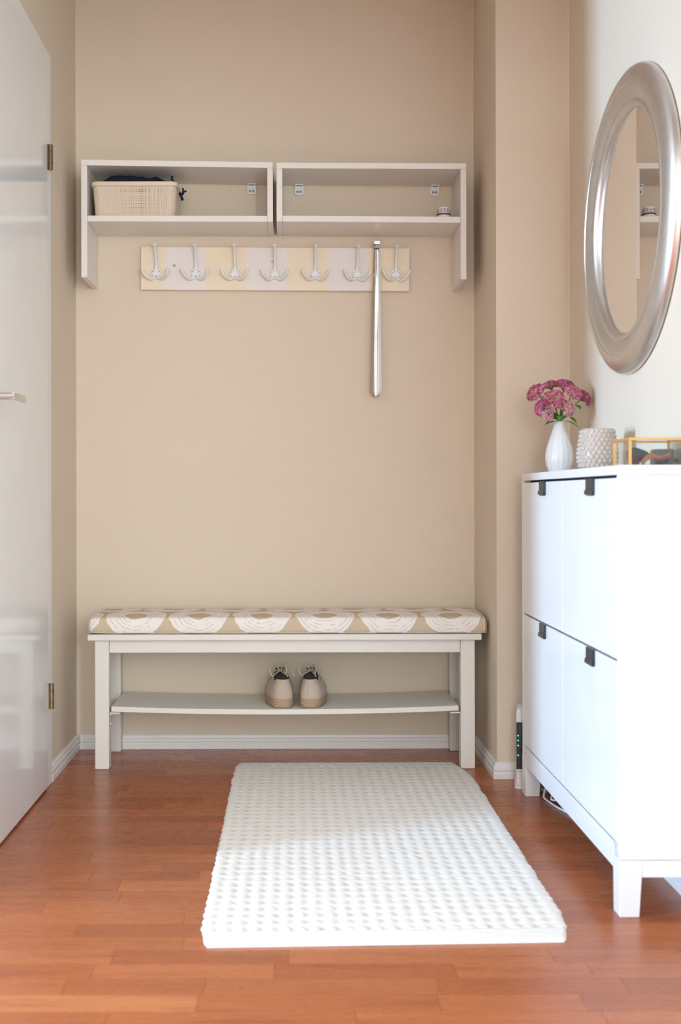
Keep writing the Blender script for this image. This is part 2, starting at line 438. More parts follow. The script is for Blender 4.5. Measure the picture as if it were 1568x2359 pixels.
# ------------------------------------------------------------------ door in the left wall
DX = -0.698
door = thing('door_1', (DX, 3.267, 0), 'white flush door with chrome lever handle in the left wall', 'door', kind='structure')
MB().box(DX - 0.04, DX, 2.567, 3.267, 0.006, 2.082).build('door_leaf', 'doorw', door, bevel=0.002)
MB().box(WL - 0.1, -0.702, 3.270, 3.337, 0, 2.085).build('door_jamb', 'trimw', door, bevel=0.003)
MB().box(WL - 0.1, -0.702, 2.531, 2.564, 0, 2.085).build('door_jamb', 'trimw', door, bevel=0.003)
MB().box(WL - 0.1, -0.702, 2.531, 3.337, 2.0855, 2.1295).build('door_head', 'trimw', door, bevel=0.003)
for hz in (1.780, 0.228):
    hg = MB().tube([(-0.691, 3.276, hz), (-0.691, 3.276, hz + 0.072)], 0.0078, 16).build('hinge', 'bronze', door, smooth=True, auto=True)
    tag(hg, 'bronze hinge knuckle')
    for q in (0.019, 0.052):
        MB().lathe([(0.0081, hz + q), (0.0081, hz + q + 0.0012)], 16, (-0.691, 3.276, 0)).build('hinge_joint', 'hole', hg)
    MB().box(-0.700, -0.694, 3.262, 3.270, hz + 0.002, hz + 0.07).build('hinge_leaf', 'bronze', hg)
hx, hy, hz = -0.645, 2.64, 1.073
hd = MB().loft([[(x, hy + 0.0085 * math.cos(a), hz + 0.0085 * math.sin(a)) for a in [2 * PI * j / 16 for j in range(16)]] for x in (DX + 0.006, hx + 0.004)]).build('door_handle', 'chrome', door, smooth=True, auto=True)
tag(hd, 'chrome lever handle')
rings = []
for q in range(13):
    t = q / 12; yy = hy - 0.006 + t * 0.118; xx = hx + 0.006 * math.sin(PI * t * 0.5) - 0.004 * t
    w, h = 0.0045 - 0.001 * t, 0.0085
    rings.append([(xx - w, yy, hz - h + 0.0), (xx + w, yy, hz - h), (xx + w, yy, hz + h), (xx - w, yy, hz + h)])
MB().loft(rings).build('lever', 'chrome', hd, bevel=0.0015)
MB().lathe([(0.026, 0), (0.026, 0.005), (0.023, 0.0075), (0.009, 0.0075)], 32, (DX, hy, hz), 'X').build('rosette', 'chrome', hd, smooth=True, auto=True)

# ------------------------------------------------------------------ wall shelves
SF = 3.585
def shelf_unit(label, xo0, xo1, xi0, xi1, tops, bots, pbot, brackets):
    """xo: outer (long) panel x range, xi: inner (short) panel; tops/bots: heights at the two board ends (left,right)"""
    lx, rx = min(xo0, xi0), max(xo1, xi1); th = 0.0185
    u = thing('wall_shelf', ((lx + rx) / 2, WB, bots[0]), label, 'shelf', 'white open shelf units above the coat rack')
    def zt(x): return tops[0] + (tops[1] - tops[0]) * (x - lx) / (rx - lx)
    def zb(x): return bots[0] + (bots[1] - bots[0]) * (x - lx) / (rx - lx)
    y0, y1 = SF, WB - 0.0008
    def board(name, a, b, z, t):
        MB().hexa([(a, y0, z(a) - t), (b, y0, z(b) - t), (b, y1, z(b) - t), (a, y1, z(a) - t), (a, y0, z(a)), (b, y0, z(b)), (b, y1, z(b)), (a, y1, z(a))]).build(name, 'shelfw', u, bevel=0.0012)
    board('top_board', lx, rx, zt, th)
    out_left = xo0 < xi0
    a, b = (xo1, xi0) if out_left else (xi1, xo0)
    board('bottom_board', a + 0.0003, b - 0.0003, zb, 0.019)
    def panel(x0, x1, zlo):
        MB().hexa([(x0, y0, zlo), (x1, y0, zlo), (x1, y1, zlo), (x0, y1, zlo), (x0, y0, zt(x0) - th - 0.0002), (x1, y0, zt(x1) - th - 0.0002), (x1, y1, zt(x1) - th - 0.0002), (x0, y1, zt(x0) - th - 0.0002)]).build('side_panel', 'shelfw', u, bevel=0.0012)
    panel(xo0, xo1, pbot); panel(xi0, xi1, zb(xi0) - 0.019)
    for bx in brackets:
        zu = zt(bx) - th - 0.0004; w = 0.0155; r = 0.008
        poly = [(bx - w, zu), (bx - w, zu - 0.032 + r)] + [(bx - w + r - r * math.cos(q), zu - 0.032 + r - r * math.sin(q)) for q in (0.4, 0.8, 1.2, PI / 2)] + \
               [(bx + w - r + r * math.sin(q), zu - 0.032 + r - r * math.cos(q)) for q in (0, 0.4, 0.8, 1.2)] + [(bx + w, zu - 0.032 + r), (bx + w, zu)]
        bk = MB().prism(poly, WB - 0.006, WB - 0.0006).build('bracket', 'plw', u, bevel=0.0008)
        tag(bk, 'white plastic corner bracket with two screws')
        MB().box(bx - w + 0.002, bx + w - 0.002, WB - 0.024, WB - 0.006, zu - 0.003, zu).build('bracket_flange', 'plw', bk)
        MB().box(bx - 0.006, bx + 0.006, WB - 0.017, WB - 0.013, zu - 0.0036, zu - 0.003).build('bracket_slot', 'hole', bk)
        for q in (-0.0052, 0.0052):
            MB().lathe([(0.0044, 0.0), (0.004, 0.0012)], 14, (bx + q, WB - 0.006, zu - 0.021), 'Y').build('screw', 'screw', bk)
            MB().lathe([(0.0016, 0.0012), (0.0014, 0.0015)], 8, (bx + q, WB - 0.006, zu - 0.021), 'Y').build('screw_slot', 'hole', bk)
    return u
shelf_unit('left white open wall shelf holding the cream basket', -0.6595, -0.6405, -0.0728, -0.0547, (1.902, 1.892), (1.725, 1.7225), 1.530, (-0.1286,))
shelf_unit('right white open wall shelf holding the smoke alarm', 0.5364, 0.5545, -0.0438, -0.0250, (1.891, 1.887), (1.7235, 1.7185), 1.521, (0.029, 0.480))

# ------------------------------------------------------------------ basket on the left shelf
BX0, BX1, BY0, BY1, BZ0 = -0.6275, -0.3600, 3.596, 3.752, 1.7262
bk = thing('storage_basket', ((BX0 + BX1) / 2, (BY0 + BY1) / 2, BZ0), 'cream woven-look plastic basket on the left shelf', 'basket')
def rr(z, inset, n=6):
    """rounded rectangle ring of the basket at height z (0..0.108), tapering to the base"""
    t = inset + 0.007 * (1 - z / 0.108) ; r = 0.020
    x0, x1, y0, y1 = BX0 + t, BX1 - t, BY0 + t, BY1 - t; ring = []
    for cx, cy, a0 in ((x1 - r, y0 + r, -PI / 2), (x1 - r, y1 - r, 0), (x0 + r, y1 - r, PI / 2), (x0 + r, y0 + r, PI)):
        for q in range(n + 1):
            a = a0 + PI / 2 * q / n; ring.append((cx + r * math.cos(a), cy + r * math.sin(a), BZ0 + z))
    return ring
def dense(ring, step=0.004):
    out = []
    for i, p in enumerate(ring):
        q = ring[(i + 1) % len(ring)]; d = math.dist(p, q); nn = max(1, int(d / step))
        for j in range(nn): out.append(tuple(p[c] + (q[c] - p[c]) * j / nn for c in range(3)))
    return out
MB().loft([rr(0.094, 0.0), rr(0.095, -0.0035), rr(0.107, -0.0035), rr(0.1085, -0.002), rr(0.1085, 0.002), rr(0.094, 0.003), rr(0.094, 0.0)], caps=False).build('rim', 'basket', bk, smooth=True, auto=True)
# weave: rings of horizontal strands, then upright strands, with slim openings between
m = MB(); z = 0.0; rb = random.Random(3)
zs = []
while z < 0.094:
    t = rb.choice([0.0022, 0.0026, 0.0034]); g = rb.choice([0.0007, 0.0012, 0.0026, 0.0018, 0.0008])
    if z < 0.010: t = 0.010; g = 0.001
    zs.append((z, min(z + t, 0.094))); z += t + g
for (a, b) in zs: m.loft([rr(a, 0.0022), rr(a, 0.0008), rr(b, 0.0008), rr(b, 0.0022), rr(a, 0.0022)], caps=False)
m.build('horizontal_strands', 'basket', bk)
m = MB(); lo, hi = dense(rr(0.004, 0.0), 0.0014), None
ring0, ring1 = rr(0.004, 0.0), rr(0.0935, 0.0)
def at_ring(ring, s):
    tot = 0
    segs = []
    for i, p in enumerate(ring):
        q = ring[(i + 1) % len(ring)]; segs.append((p, q, math.dist(p, q)))
    L = sum(x[2] for x in segs); s = (s % 1.0) * L
    for p, q, d in segs:
        if s <= d: return Vector(p).lerp(Vector(q), s / d if d else 0)
        s -= d
    return Vector(segs[-1][1])
s = 0.0; L = 0.78
cen = Vector(((BX0 + BX1) / 2, (BY0 + BY1) / 2, 0))
while s < 1.0:
    wd = rb.choice([0.0022, 0.0026, 0.0030]) / L; g = rb.choice([0.0008, 0.0012, 0.0026, 0.0016, 0.0022, 0.0007]) / L
    pts = []
    for ring in (ring0, ring1):
        for ss in (s, s + wd):
            p = at_ring(ring, ss); pts.append(p)
    a, b, c, d = pts
    inn = lambda p: p + (cen - Vector((p.x, p.y, 0))).normalized() * 0.0022
    m.hexa([a, b, inn(b), inn(a), c, d, inn(d), inn(c)]); s += wd + g
m.build('upright_strands', 'basket', bk)
m = MB(); m.loft([rr(0.001, 0.002), rr(0.003, 0.002)]); m.build('basket_floor', 'basket', bk)
# navy things kept in the basket
m = MB(); N, Kk = 28, 16; ring = []
vv = []
for i in range(N + 1):
    for j in range(Kk + 1):
        u, v = i / N, j / Kk
        x = BX0 + 0.014 + u * (BX1 - BX0 - 0.028); yv = BY0 + 0.014 + v * (BY1 - BY0 - 0.028)
        e = (1 - abs(2 * u - 1) ** 6) * (1 - abs(2 * v - 1) ** 6)
        hgt = 0.098 + e * (0.034 + 0.010 * math.sin(u * PI * 1.15 + 0.5) * (1 - 0.5 * u) + 0.012 * noise.noise(Vector((x * 30, yv * 30, 2))))
        vv.append((x, yv, BZ0 + hgt))
m.v = vv
for i in range(N):
    for j in range(Kk):
        a = i * (Kk + 1) + j; m.f.append((a, a + 1, a + Kk + 2, a + Kk + 1))
# skirt and base
per = [i * (Kk + 1) for i in range(N + 1)] + [N * (Kk + 1) + j for j in range(1, Kk + 1)] + [i * (Kk + 1) + Kk for i in range(N - 1, -1, -1)] + [j for j in range(Kk - 1, 0, -1)]
b0 = len(m.v); m.v += [(m.v[i][0] * 1.0, m.v[i][1], BZ0 + 0.0045) for i in per]
for q in range(len(per)):
    r_ = (q + 1) % len(per); m.f.append((per[q], per[r_], b0 + r_, b0 + q))
m.f.append(tuple(b0 + q for q in range(len(per))))
cl = m.build('folded_garment', 'navy', smooth=True)
tag(cl, 'dark navy knitted garment heaped inside the cream basket', 'clothing')
def strap(name, pts, rads, label):
    o = MB().tube(catmull(pts, 5), rads if isinstance(rads, float) else rads, 8).build(name, 'navy', smooth=True); return tag(o, label, 'strap')
m = MB()
m.tube(catmull([(-0.372, 3.62, BZ0 + 0.098), (-0.372, 3.615, BZ0 + 0.111), (-0.376, 3.611, BZ0 + 0.122), (-0.373, 3.609, BZ0 + 0.129)], 5), 0.0035, 8)
m.tube(catmull([(-0.374, 3.62, BZ0 + 0.108), (-0.367, 3.617, BZ0 + 0.113), (-0.362, 3.616, BZ0 + 0.1095)], 5), 0.0022, 8)
tag(m.build('cord_end', 'navy', smooth=True), 'dark cord end sticking up over the basket rim', 'cord')
m = MB()
m.tube(catmull([(-0.3545, 3.645, BZ0 + 0.086), (-0.346, 3.64, BZ0 + 0.078), (-0.340, 3.636, BZ0 + 0.086), (-0.332, 3.634, BZ0 + 0.088)], 5), 0.003, 8)
m.tube(catmull([(-0.3545, 3.645, BZ0 + 0.082), (-0.347, 3.64, BZ0 + 0.068), (-0.3455, 3.64, BZ0 + 0.060)], 5), 0.0042, 8)
m.tube(catmull([(-0.346, 3.64, BZ0 + 0.078), (-0.343, 3.64, BZ0 + 0.093), (-0.345, 3.64, BZ0 + 0.099)], 5), 0.0026, 8)
tag(m.build('knotted_tie', 'navy', smooth=True), 'dark knotted tie poking out of the basket side', 'tie')

# ------------------------------------------------------------------ smoke alarm on the right shelf
ax, ay, az = 0.4905, 3.64, 1.7204
sa = thing('smoke_alarm', (ax, ay, az), 'small round white smoke alarm with red band on the right shelf', 'smoke alarm')
MB().lathe([(0.019, 0), (0.0215, 0.002), (0.0222, 0.012), (0.0222, 0.0135)], 40, (ax, ay, az)).build('base', 'plw', sa, smooth=True, auto=True)
MB().lathe([(0.0226, 0.0136), (0.0230, 0.0145), (0.0230, 0.0175), (0.0226, 0.0186)], 40, (ax, ay, az)).build('band', 'reds', sa, smooth=True, auto=True)
MB().lathe([(0.0208, 0.0187), (0.0208, 0.034), (0.019, 0.0385), (0.012, 0.0405), (0.002, 0.041)], 40, (ax, ay, az)).build('cap', 'plw', sa, smooth=True, auto=True)
for g_ in range(12):
    m = MB(); a0 = 2 * PI * g_ / 12 - PI / 2 - 0.19
    for q in range(4):
        zz = az + 0.0215 + q * 0.0033
        pts = [(a0 + 0.38 * j / 5) for j in range(6)]
        for j in range(5):
            p = [(ax + R_ * math.cos(t), ay + R_ * math.sin(t), z_) for z_ in (zz, zz + 0.0013) for R_, t in ((0.0205, pts[j]), (0.0211, pts[j]), (0.0211, pts[j + 1]), (0.0205, pts[j + 1]))]
            m.hexa(p)
    m.build('vent_slots', 'hole', sa)

# ------------------------------------------------------------------ coat rack
CRX, CRZ, BT = -0.051, 1.592, 0.019
RF = WB - 0.0005 - BT      # front face of the board
rack = thing('coat_rack', (CRX, WB, CRZ), 'striped cream and white coat rack board with seven white hooks', 'coat rack')
rack.rotation_euler = (0, math.radians(0.45), 0)
m = MB().box(-0.4455, 0.4455, -BT - 0.0005, -0.0005, -0.072, 0.072).build('backboard', 'stripes', None, bevel=0.003); child(m, rack)
def make_hook():
    """local: origin on board front face at plate centre, -Y towards the room"""
    prof = [(0.0, 0.022), (0.006, 0.017), (0.0135, 0.0105), (0.0165, 0.004), (0.0145, -0.003), (0.0118, -0.010), (0.0135, -0.0165), (0.010, -0.021), (0.004, -0.0195), (0, -0.0185)]
    poly = prof + [(-x, z) for x, z in prof[-2:0:-1]]
    m = MB().prism(poly, -0.0055, 0.0)
    o = m.build('hook', 'hookw', bevel=0.0018, seg=3)
    parts = []
    up = catmull([(0, -0.003, 0.012), (0, -0.009, 0.024), (0, -0.016, 0.042), (0, -0.027, 0.060), (0, -0.044, 0.0775), (0, -0.050, 0.0835)], 6)
    rad = [0.0088, 0.0082, 0.0075, 0.0066, 0.0058, 0.0050] + [0.0046] * (len(up) - 12) + [0.005, 0.0054, 0.006, 0.0066, 0.0072, 0.0078]
    rad = rad[:len(up)] + [0.0078] * (len(up) - len(rad))
    parts.append(MB().tube(up, rad, 14).build('upper_arm', 'hookw', smooth=True, auto=True))
    e = up[-1]
    parts.append(MB().sphere((e[0], e[1], e[2]), 0.0082, 16, 8, (1, 1, 0.5)).build('knob', 'hookw', smooth=True))
    for sgn in (-1, 1):
        pr = catmull([(sgn * 0.006, -0.0035, -0.013), (sgn * 0.015, -0.008, -0.0195), (sgn * 0.024, -0.016, -0.0195), (sgn * 0.033, -0.026, -0.0135), (sgn * 0.039, -0.033, -0.004), (sgn * 0.0425, -0.036, 0.005)], 6)
        n_ = len(pr); rd = [0.0062 - 0.0020 * min(1, q / (n_ * 0.45)) + (0.0011 * max(0, (q / n_ - 0.6) / 0.4)) for q in range(n_)]
        parts.append(MB().tube(pr, rd, 12).build('lower_prong', 'hookw', smooth=True))
        q = pr[-1]; mm_ = MB().sphere(q, rd[-1] * 1.02, 12, 8).build('prong_tip', 'hookw', smooth=True); parts.append(mm_)
    for sx_, sz_ in ((-0.0105, 0.0045), (0.0105, 0.0045), (0, -0.0115)):
        parts.append(MB().lathe([(0.0026, 0.0), (0.0024, 0.0011), (0.0012, 0.0011)], 12, (sx_, -0.0055, sz_), 'Y').build('screw', 'screw', smooth=True, auto=True))
    for p in parts: child(p, o)
    return o, parts
h0, hp = make_hook()
xs = [361, 452, 542, 634, 727, 823, 912]
for i, px in enumerate(xs):
    X = (px - 670) * RF / 2620.0 - CRX
    if i == 0: o = h0; ps = hp
    else:
        o = h0.copy(); COL.objects.link(o)
        for p in hp:
            c = p.copy(); COL.objects.link(c); c.parent = o
    o.parent = rack; o.location = (X, -BT - 0.0006, -0.0165)
    o.rotation_euler = (0, [0.0, 0.01, 0.0, 0.0, 0.012, 0.03, 0.01][i], 0)
for (sx_, sz_) in ((-0.334, 0.0085), (-0.0085, 0.024)):
    s_ = MB().lathe([(0.0045, 0), (0.0042, 0.0008), (0.0018, 0.0008)], 14, (sx_, -BT - 0.0005, sz_), 'Y').build('board_screw', 'screw'); child(s_, rack)

# ------------------------------------------------------------------ shoehorn hooked over the board
shx = 0.2835; sy = RF - 0.004
sh = thing('shoehorn', (shx, RF, 1.672), 'long polished steel shoehorn hanging from the coat rack board', 'shoehorn')
rings = []
z1, z0_ = 1.674, 1.166
NS = 60
for q in range(NS + 1):
    t = q / 40 * 0.955 if q <= 40 else 0.955 + 0.045 * math.sin(PI / 2 * (q - 40) / 20); z = z1 + (z0_ - z1) * t
    hw = 0.0088 + 0.0105 * t ** 0.8
    d = (z - z0_)
    if d < 0.022: hw *= math.sqrt(max(0.0008, 1 - ((0.022 - d) / 0.022) ** 2))
    cx = shx + 0.0008 - 0.004 * t
    ring = []
    depth = 0.0035 + 0.0035 * t
    front, back = [], []
    for j in range(9):
        s_ = -1 + 2 * j / 8
        yy = sy - 0.003 * math.sin(PI * t) - 0.0065 - depth * abs(s_) ** 1.4
        front.append((cx + s_ * hw, yy, z)); back.append((cx + s_ * hw * 0.98, yy + 0.0011, z))
    rings.append(front + back[::-1])
MB().loft(rings).build('blade', 'steel', sh, smooth=True, auto=True)
tp = 1.6785
m = MB().box(shx - 0.008, shx + 0.0105, sy - 0.0125, WB - 0.0022, tp, tp + 0.0012).box(shx - 0.008, shx + 0.0105, sy - 0.0137, sy - 0.0125, tp - 0.010, tp + 0.0012).box(shx - 0.008, shx + 0.0105, WB - 0.0021, WB - 0.0003, tp - 0.0, tp + 0.0012)
m.build('hanging_hook', 'chrome', sh)
MB().lathe([(0.002, 0), (0.0018, 0.0006)], 12, (shx + 0.001, sy - 0.0137 - 0.0002, 1.657), 'Y').build('rivet_hole', 'hole', sh)

# ------------------------------------------------------------------ bench
bench = thing('shoe_bench', (-0.021, 3.62, 0), 'white wooden bench with a lower shoe shelf against the back wall', 'bench')
BF, BB = 3.493, 3.7735
MB().box(-0.6240, 0.5825, 3.478, BB, 0.397, 0.4155).build('seat', 'furn', bench, bevel=0.003)
LXs = ((-0.604, -0.560), (0.520, 0.564))
for (a, b) in LXs:
    MB().box(a, b, BF, BF + 0.044, 0, 0.3968).build('leg', 'furn', bench, bevel=0.003)
    MB().box(a, b, BB - 0.040, BB, 0, 0.3968).build('leg', 'furn', bench, bevel=0.003)
    MB().box(a + 0.012, b - 0.012, BF + 0.0442, BB - 0.0402, 0.352, 0.3968).build('side_apron', 'furn', bench, bevel=0.002)
    MB().box(a + 0.012, b - 0.012, BF + 0.0442, BB - 0.0402, 0.150, 0.174).build('side_rail', 'furn', bench, bevel=0.002)
MB().box(-0.5597, 0.5197, BF + 0.006, BF + 0.026, 0.357, 0.3968).build('apron', 'furn', bench, bevel=0.002)
MB().box(-0.5597, 0.5197, BB - 0.028, BB - 0.008, 0.357, 0.3968).build('apron', 'furn', bench, bevel=0.002)
# sagging shelf
m = MB(); rings = []
for q in range(25):
    t = q / 24; x = -0.5545 + t * 1.069; sag = 0.0105 * (1 - (2 * t - 1) ** 2)
    zt_ = 0.1925 + 0.001 * t - sag
    rings.append([(x, BF + 0.006, zt_ - 0.0165), (x, BF + 0.006, zt_), (x, BB - 0.004, zt_), (x, BB - 0.004, zt_ - 0.0165)])
    if q in (0, 24): pass
m.loft(rings).build('shelf', 'furn', bench, bevel=0.002)
for (a, b) in ((-0.5597, -0.529), (0.489, 0.5197)):
    MB().box(a, b, BF + 0.012, BB - 0.012, 0.1675, 0.1735).build('shelf_cleat', 'furn', bench, bevel=0.002)
for x_ in (-0.5595, 0.5195):
    sg = 1 if x_ < 0 else -1
    for z_ in (0.1645, 0.137):
        MB().lathe([(0.0035, 0), (0.003, 0.003), (0.001, 0.0035)], 10, (x_, BF + 0.02, z_), 'X').build('shelf_pin', 'furn', bench).scale = (1, 1, 1)

# ------------------------------------------------------------------ cushion
def cushion():
    x0, x1, y0, y1, z0, z1 = -0.6235, 0.6015, 3.486, 3.7700, 0.4160, 0.4735
    r = 0.010
    prof = []   # (y, z) walked from bottom-front, up the front, over the top, down the back
    prof.append((y0 + 0.02, z0)); prof.append((y0 + 0.006, z0 + 0.001)); prof.append((y0 + 0.001, z0 + 0.005))
    for t in (0.25, 0.5, 0.75, 1.0): prof.append((y0 - 0.002 * math.sin(PI * t), z0 + 0.005 + t * (z1 - z0 - 0.021)))
    for q in range(1, 5):
        a = PI / 2 * q / 4; prof.append((y0 + 0.012 - 0.012 * math.cos(a), z1 - 0.016 + 0.010 * math.sin(a)))
    for t in [i / 12 for i in range(1, 13)]:
        prof.append((y0 + 0.012 + t * (y1 - y0 - 0.024), z1 - 0.006 + 0.0065 * math.sin(PI * min(t * 1.0, 1)) ** 0.7))
    prof += [(y1 - 0.004, z1 - 0.012), (y1, z1 - 0.022), (y1, z0 + 0.006), (y1 - 0.01, z0)]
    s = [0]
    for i in range(1, len(prof)): s.append(s[-1] + math.dist(prof[i], prof[i - 1]))
    iz = 9; s0 = s[iz]
    cy, cz = (y0 + y1) / 2, z0
    xsn = [(x0, 0.90, 0.72), (x0 + 0.003, 0.955, 0.86), (x0 + 0.010, 0.985, 0.95), (x0 + 0.022, 1, 1)]
    nmid = 60
    for i in range(1, nmid): xsn.append((x0 + 0.022 + (x1 - x0 - 0.044) * i / nmid, 1, 1))
    xsn += [(x1 - 0.022, 1, 1), (x1 - 0.010, 0.985, 0.95), (x1 - 0.003, 0.955, 0.86), (x1, 0.90, 0.72)]
    verts, faces, uvs = [], [], []
    n = len(prof)
    for (x, sy_, sz_) in xsn:
        for i, (yy, zz) in enumerate(prof):
            w = 0.0012 * noise.noise(Vector((x * 14, yy * 20, zz * 30)))
            lift = 0.0
            if x < x0 + 0.1 and zz < z0 + 0.01: lift = 0.004 * (1 - (x - x0) / 0.1) ** 2
            verts.append((x, cy + (yy - cy) * sy_ + w, cz + (zz - cz) * sz_ + (w if 0.43 < zz else 0) + lift)); uvs.append((x, s[i] - s0))
    for a in range(len(xsn) - 1):
        for b in range(n):
            c = (b + 1) % n
            faces.append((a * n + b, (a + 1) * n + b, (a + 1) * n + c, a * n + c))
    faces.append(tuple(range(n))); e = (len(xsn) - 1) * n; faces.append(tuple(e + b for b in range(n))[::-1])
    me = bpy.data.meshes.new('bench_cushion'); me.from_pydata(verts, [], faces)
    ul = me.uv_layers.new(name='UVMap')
    for p in me.polygons:
        p.use_smooth = True
        for li in p.loop_indices: ul.data[li].uv = uvs[me.loops[li].vertex_index]
    me.materials.append(M['cushion'])
    bm = bmesh.new(); bm.from_mesh(me); bmesh.ops.recalc_face_normals(bm, faces=bm.faces); bm.to_mesh(me); bm.free()
    o = bpy.data.objects.new('bench_cushion', me); COL.objects.link(o)
    tag(o, 'long beige seat cushion printed with white brushed circles on the bench', 'cushion')
    # piping cord down both ends
    for k_ in (2, len(xsn) - 3):
        pts = [verts[k_ * n + i] for i in range(2, n - 3)]
        MB().tube(pts, 0.0018, 6).build('piping', 'cushion_plain', o, smooth=True)
M['cushion_plain'] = plain('cushion_piping_cloth', srgb(238, 228, 216), 0.9)
cushion()

# ------------------------------------------------------------------ shoes on the bench shelf
def shoe(label, X, rot, mir, ztop):
    t = thing('shoe', (X, 3.512, ztop), label, 'shoe', 'beige canvas shoes on the bench shelf')
    t.rotation_euler = (0, 0, rot)
    Lg = 0.225
    def outline(y):   # half widths (inner, outer) of the footprint along the length
        u = y / Lg
        w = 0.0335 + 0.0085 * math.sin(PI * min(max((u - 0.15) / 0.75, 0), 1))
        if u < 0.16: w *= math.sqrt(max(0, 1 - ((0.16 - u) / 0.16) ** 2)) ** 0.75
        if u > 0.72: w *= math.sqrt(max(0, 1 - ((u - 0.72) / 0.28) ** 2))
        bend = 0.006 * math.sin(PI * u) * mir
        return w, bend
    NL = 22
    def loop(scale_w, z, yo=0.0, ys=1.0):
        left, right = [], []
        for i in range(NL + 1):
            u = 0.5 - 0.5 * math.cos(PI * i / NL); yy = u * Lg; w, b = outline(yy)
            left.append((b - w * scale_w, Lg / 2 + (yy - Lg / 2) * ys + yo, z)); right.append((b + w * scale_w, Lg / 2 + (yy - Lg / 2) * ys + yo, z))
        return right + left[-2:0:-1]
    P = []
    P.append(MB().loft([loop(0.94, 0.0, 0, .985), loop(0.97, 0.003, 0, .99)]).build('outsole', 'rubber', smooth=True, auto=True))
    rings = [loop(0.985, 0.0035, 0, 0.995), loop(1.03, 0.010, 0, 1.005), loop(1.055, 0.020, 0, 1.01), loop(1.045, 0.027, 0, 1.008), loop(1.0, 0.0285, 0, 1.0)]
    P.append(MB().loft(rings).build('jute_sole', 'jute', smooth=True, auto=True))
    base = loop(0.995, 0.0287, 0, 0.998)
    nb = len(base)
    # collar opening
    top = []
    cyc, ryc, rxc = 0.068, 0.052, 0.0245
    for i, p in enumerate(base):
        ang = math.atan2(p[0] - 0, p[1] - 0.095)
        u = p[1] / Lg
        ccx = rxc * math.sin(math.atan2(p[0] * 2.6, p[1] - 0.085)); ccy = cyc + ryc * math.cos(math.atan2(p[0] * 2.6, p[1] - 0.085))
        zz = 0.086 + 0.010 * max(0, (ccy - cyc) / ryc) - 0.010 * math.exp(-((ccy - 0.065) / 0.02) ** 2)
        top.append((ccx, ccy, zz))
    rings = []
    for q in range(9):
        s_ = q / 8; ring = []
        for p, c in zip(base, top):
            fwd = min(max((p[1] - 0.08) / 0.12, 0), 1)
            out = math.sin(PI * s_) * (0.004 + 0.003 * fwd)
            zc = s_ if fwd < 0.05 else s_ ** (1 - 0.42 * fwd)
            x = p[0] + (c[0] - p[0]) * (s_ ** 1.5 if fwd < .5 else s_ ** 1.1); yy = p[1] + (c[1] - p[1]) * s_ ** 1.1; z = p[2] + (c[2] - p[2]) * zc
            d = Vector((p[0], p[1] - 0.09, 0)).normalized() * out
            ring.append((x + d.x, yy + d.y, z))
        rings.append(ring)
    inner = [[(x * 0.9, 0.068 + (yy - 0.068) * 0.93, z - dz) for (x, yy, z) in top] for dz in (0.001, 0.02, 0.045)]
    P.append(MB().loft(rings, caps=False).build('upper', 'canvas', smooth=True))
    P.append(MB().loft([[(x * 0.97, 0.068 + (yy - 0.068) * 0.97, z) for (x, yy, z) in top]] + inner).build('lining', 'lining', smooth=True, auto=True))
    # heel strip follows the back curve
    st = MB(); rg = []
    idx0 = 0
    for q in range(9):
        p = Vector(rings[q][idx0]); w_ = 0.008 - 0.0015 * q / 8; yb = p.y - 0.0006
        rg.append([(p.x - w_, yb + 0.0022, p.z), (p.x - w_ * .5, yb - 0.0002, p.z), (p.x, yb - 0.0008, p.z), (p.x + w_ * .5, yb - 0.0002, p.z), (p.x + w_, yb + 0.0022, p.z), (p.x, yb + 0.004, p.z)])
    P.append(st.loft(rg).build('heel_strip', 'canvas', smooth=True, auto=True))
    # tongue standing out of the throat
    tg = []
    for q in range(7):
        s_ = q / 6; hw = 0.019 - 0.004 * s_
        yy = 0.128 - 0.018 * s_; zz = 0.088 + 0.022 * s_
        tg.append([(-hw, yy + 0.004, zz - 0.002), (-hw * .5, yy, zz), (hw * .5, yy, zz), (hw, yy + 0.004, zz - 0.002), (hw, yy + 0.006, zz - 0.002), (0, yy + 0.0035, zz), (-hw, yy + 0.006, zz - 0.002)])
    P.append(MB().loft(tg).build('tongue', 'lining', smooth=True, auto=True))
    # laces: bow loops and ends
    zl = 0.100
    def lc(pts, r=0.0022):
        P.append(MB().tube(catmull(pts, 7), r, 8).build('lace', 'lace', smooth=True))
    m_ = mir
    lc([(0.0, 0.112, zl), (-0.014, 0.098, zl + 0.014), (-0.028, 0.084, zl + 0.019), (-0.037, 0.074, zl + 0.010), (-0.030, 0.066, zl - 0.010), (-0.017, 0.084, zl - 0.004), (0.0, 0.111, zl)])
    lc([(0.0, 0.112, zl), (0.008, 0.098, zl + 0.018), (0.012, 0.088, zl + 0.022), (0.017, 0.080, zl + 0.012), (0.013, 0.078, zl - 0.006), (0.006, 0.094, zl - 0.004), (0.0, 0.111, zl)])
    lc([(0.004, 0.112, zl), (0.016, 0.094, zl + 0.008), (0.032, 0.076, zl + 0.004), (0.040, 0.062, zl - 0.012)])
    lc([(0.0, 0.112, zl), (0.006, 0.092, zl + 0.004), (0.012, 0.070, zl - 0.002), (0.017, 0.052, zl - 0.010)])
    lc([(-0.018, 0.118, zl - 0.002), (0.0, 0.112, zl + 0.003), (0.018, 0.118, zl - 0.002)])
    for q in range(3):
        yy = 0.132 + q * 0.014; zz = 0.093 - q * 0.007
        lc([(-0.022, yy, zz - 0.006), (0, yy, zz + 0.004), (0.022, yy, zz - 0.006)], 0.0024)
    for p in P: child(p, t)
    return t
shoe('left beige canvas espadrille shoe on the bench shelf', -0.0235, 0.10, -1, 0.1832)
shoe('right beige canvas espadrille shoe on the bench shelf', 0.0560, -0.07, 1, 0.1834)

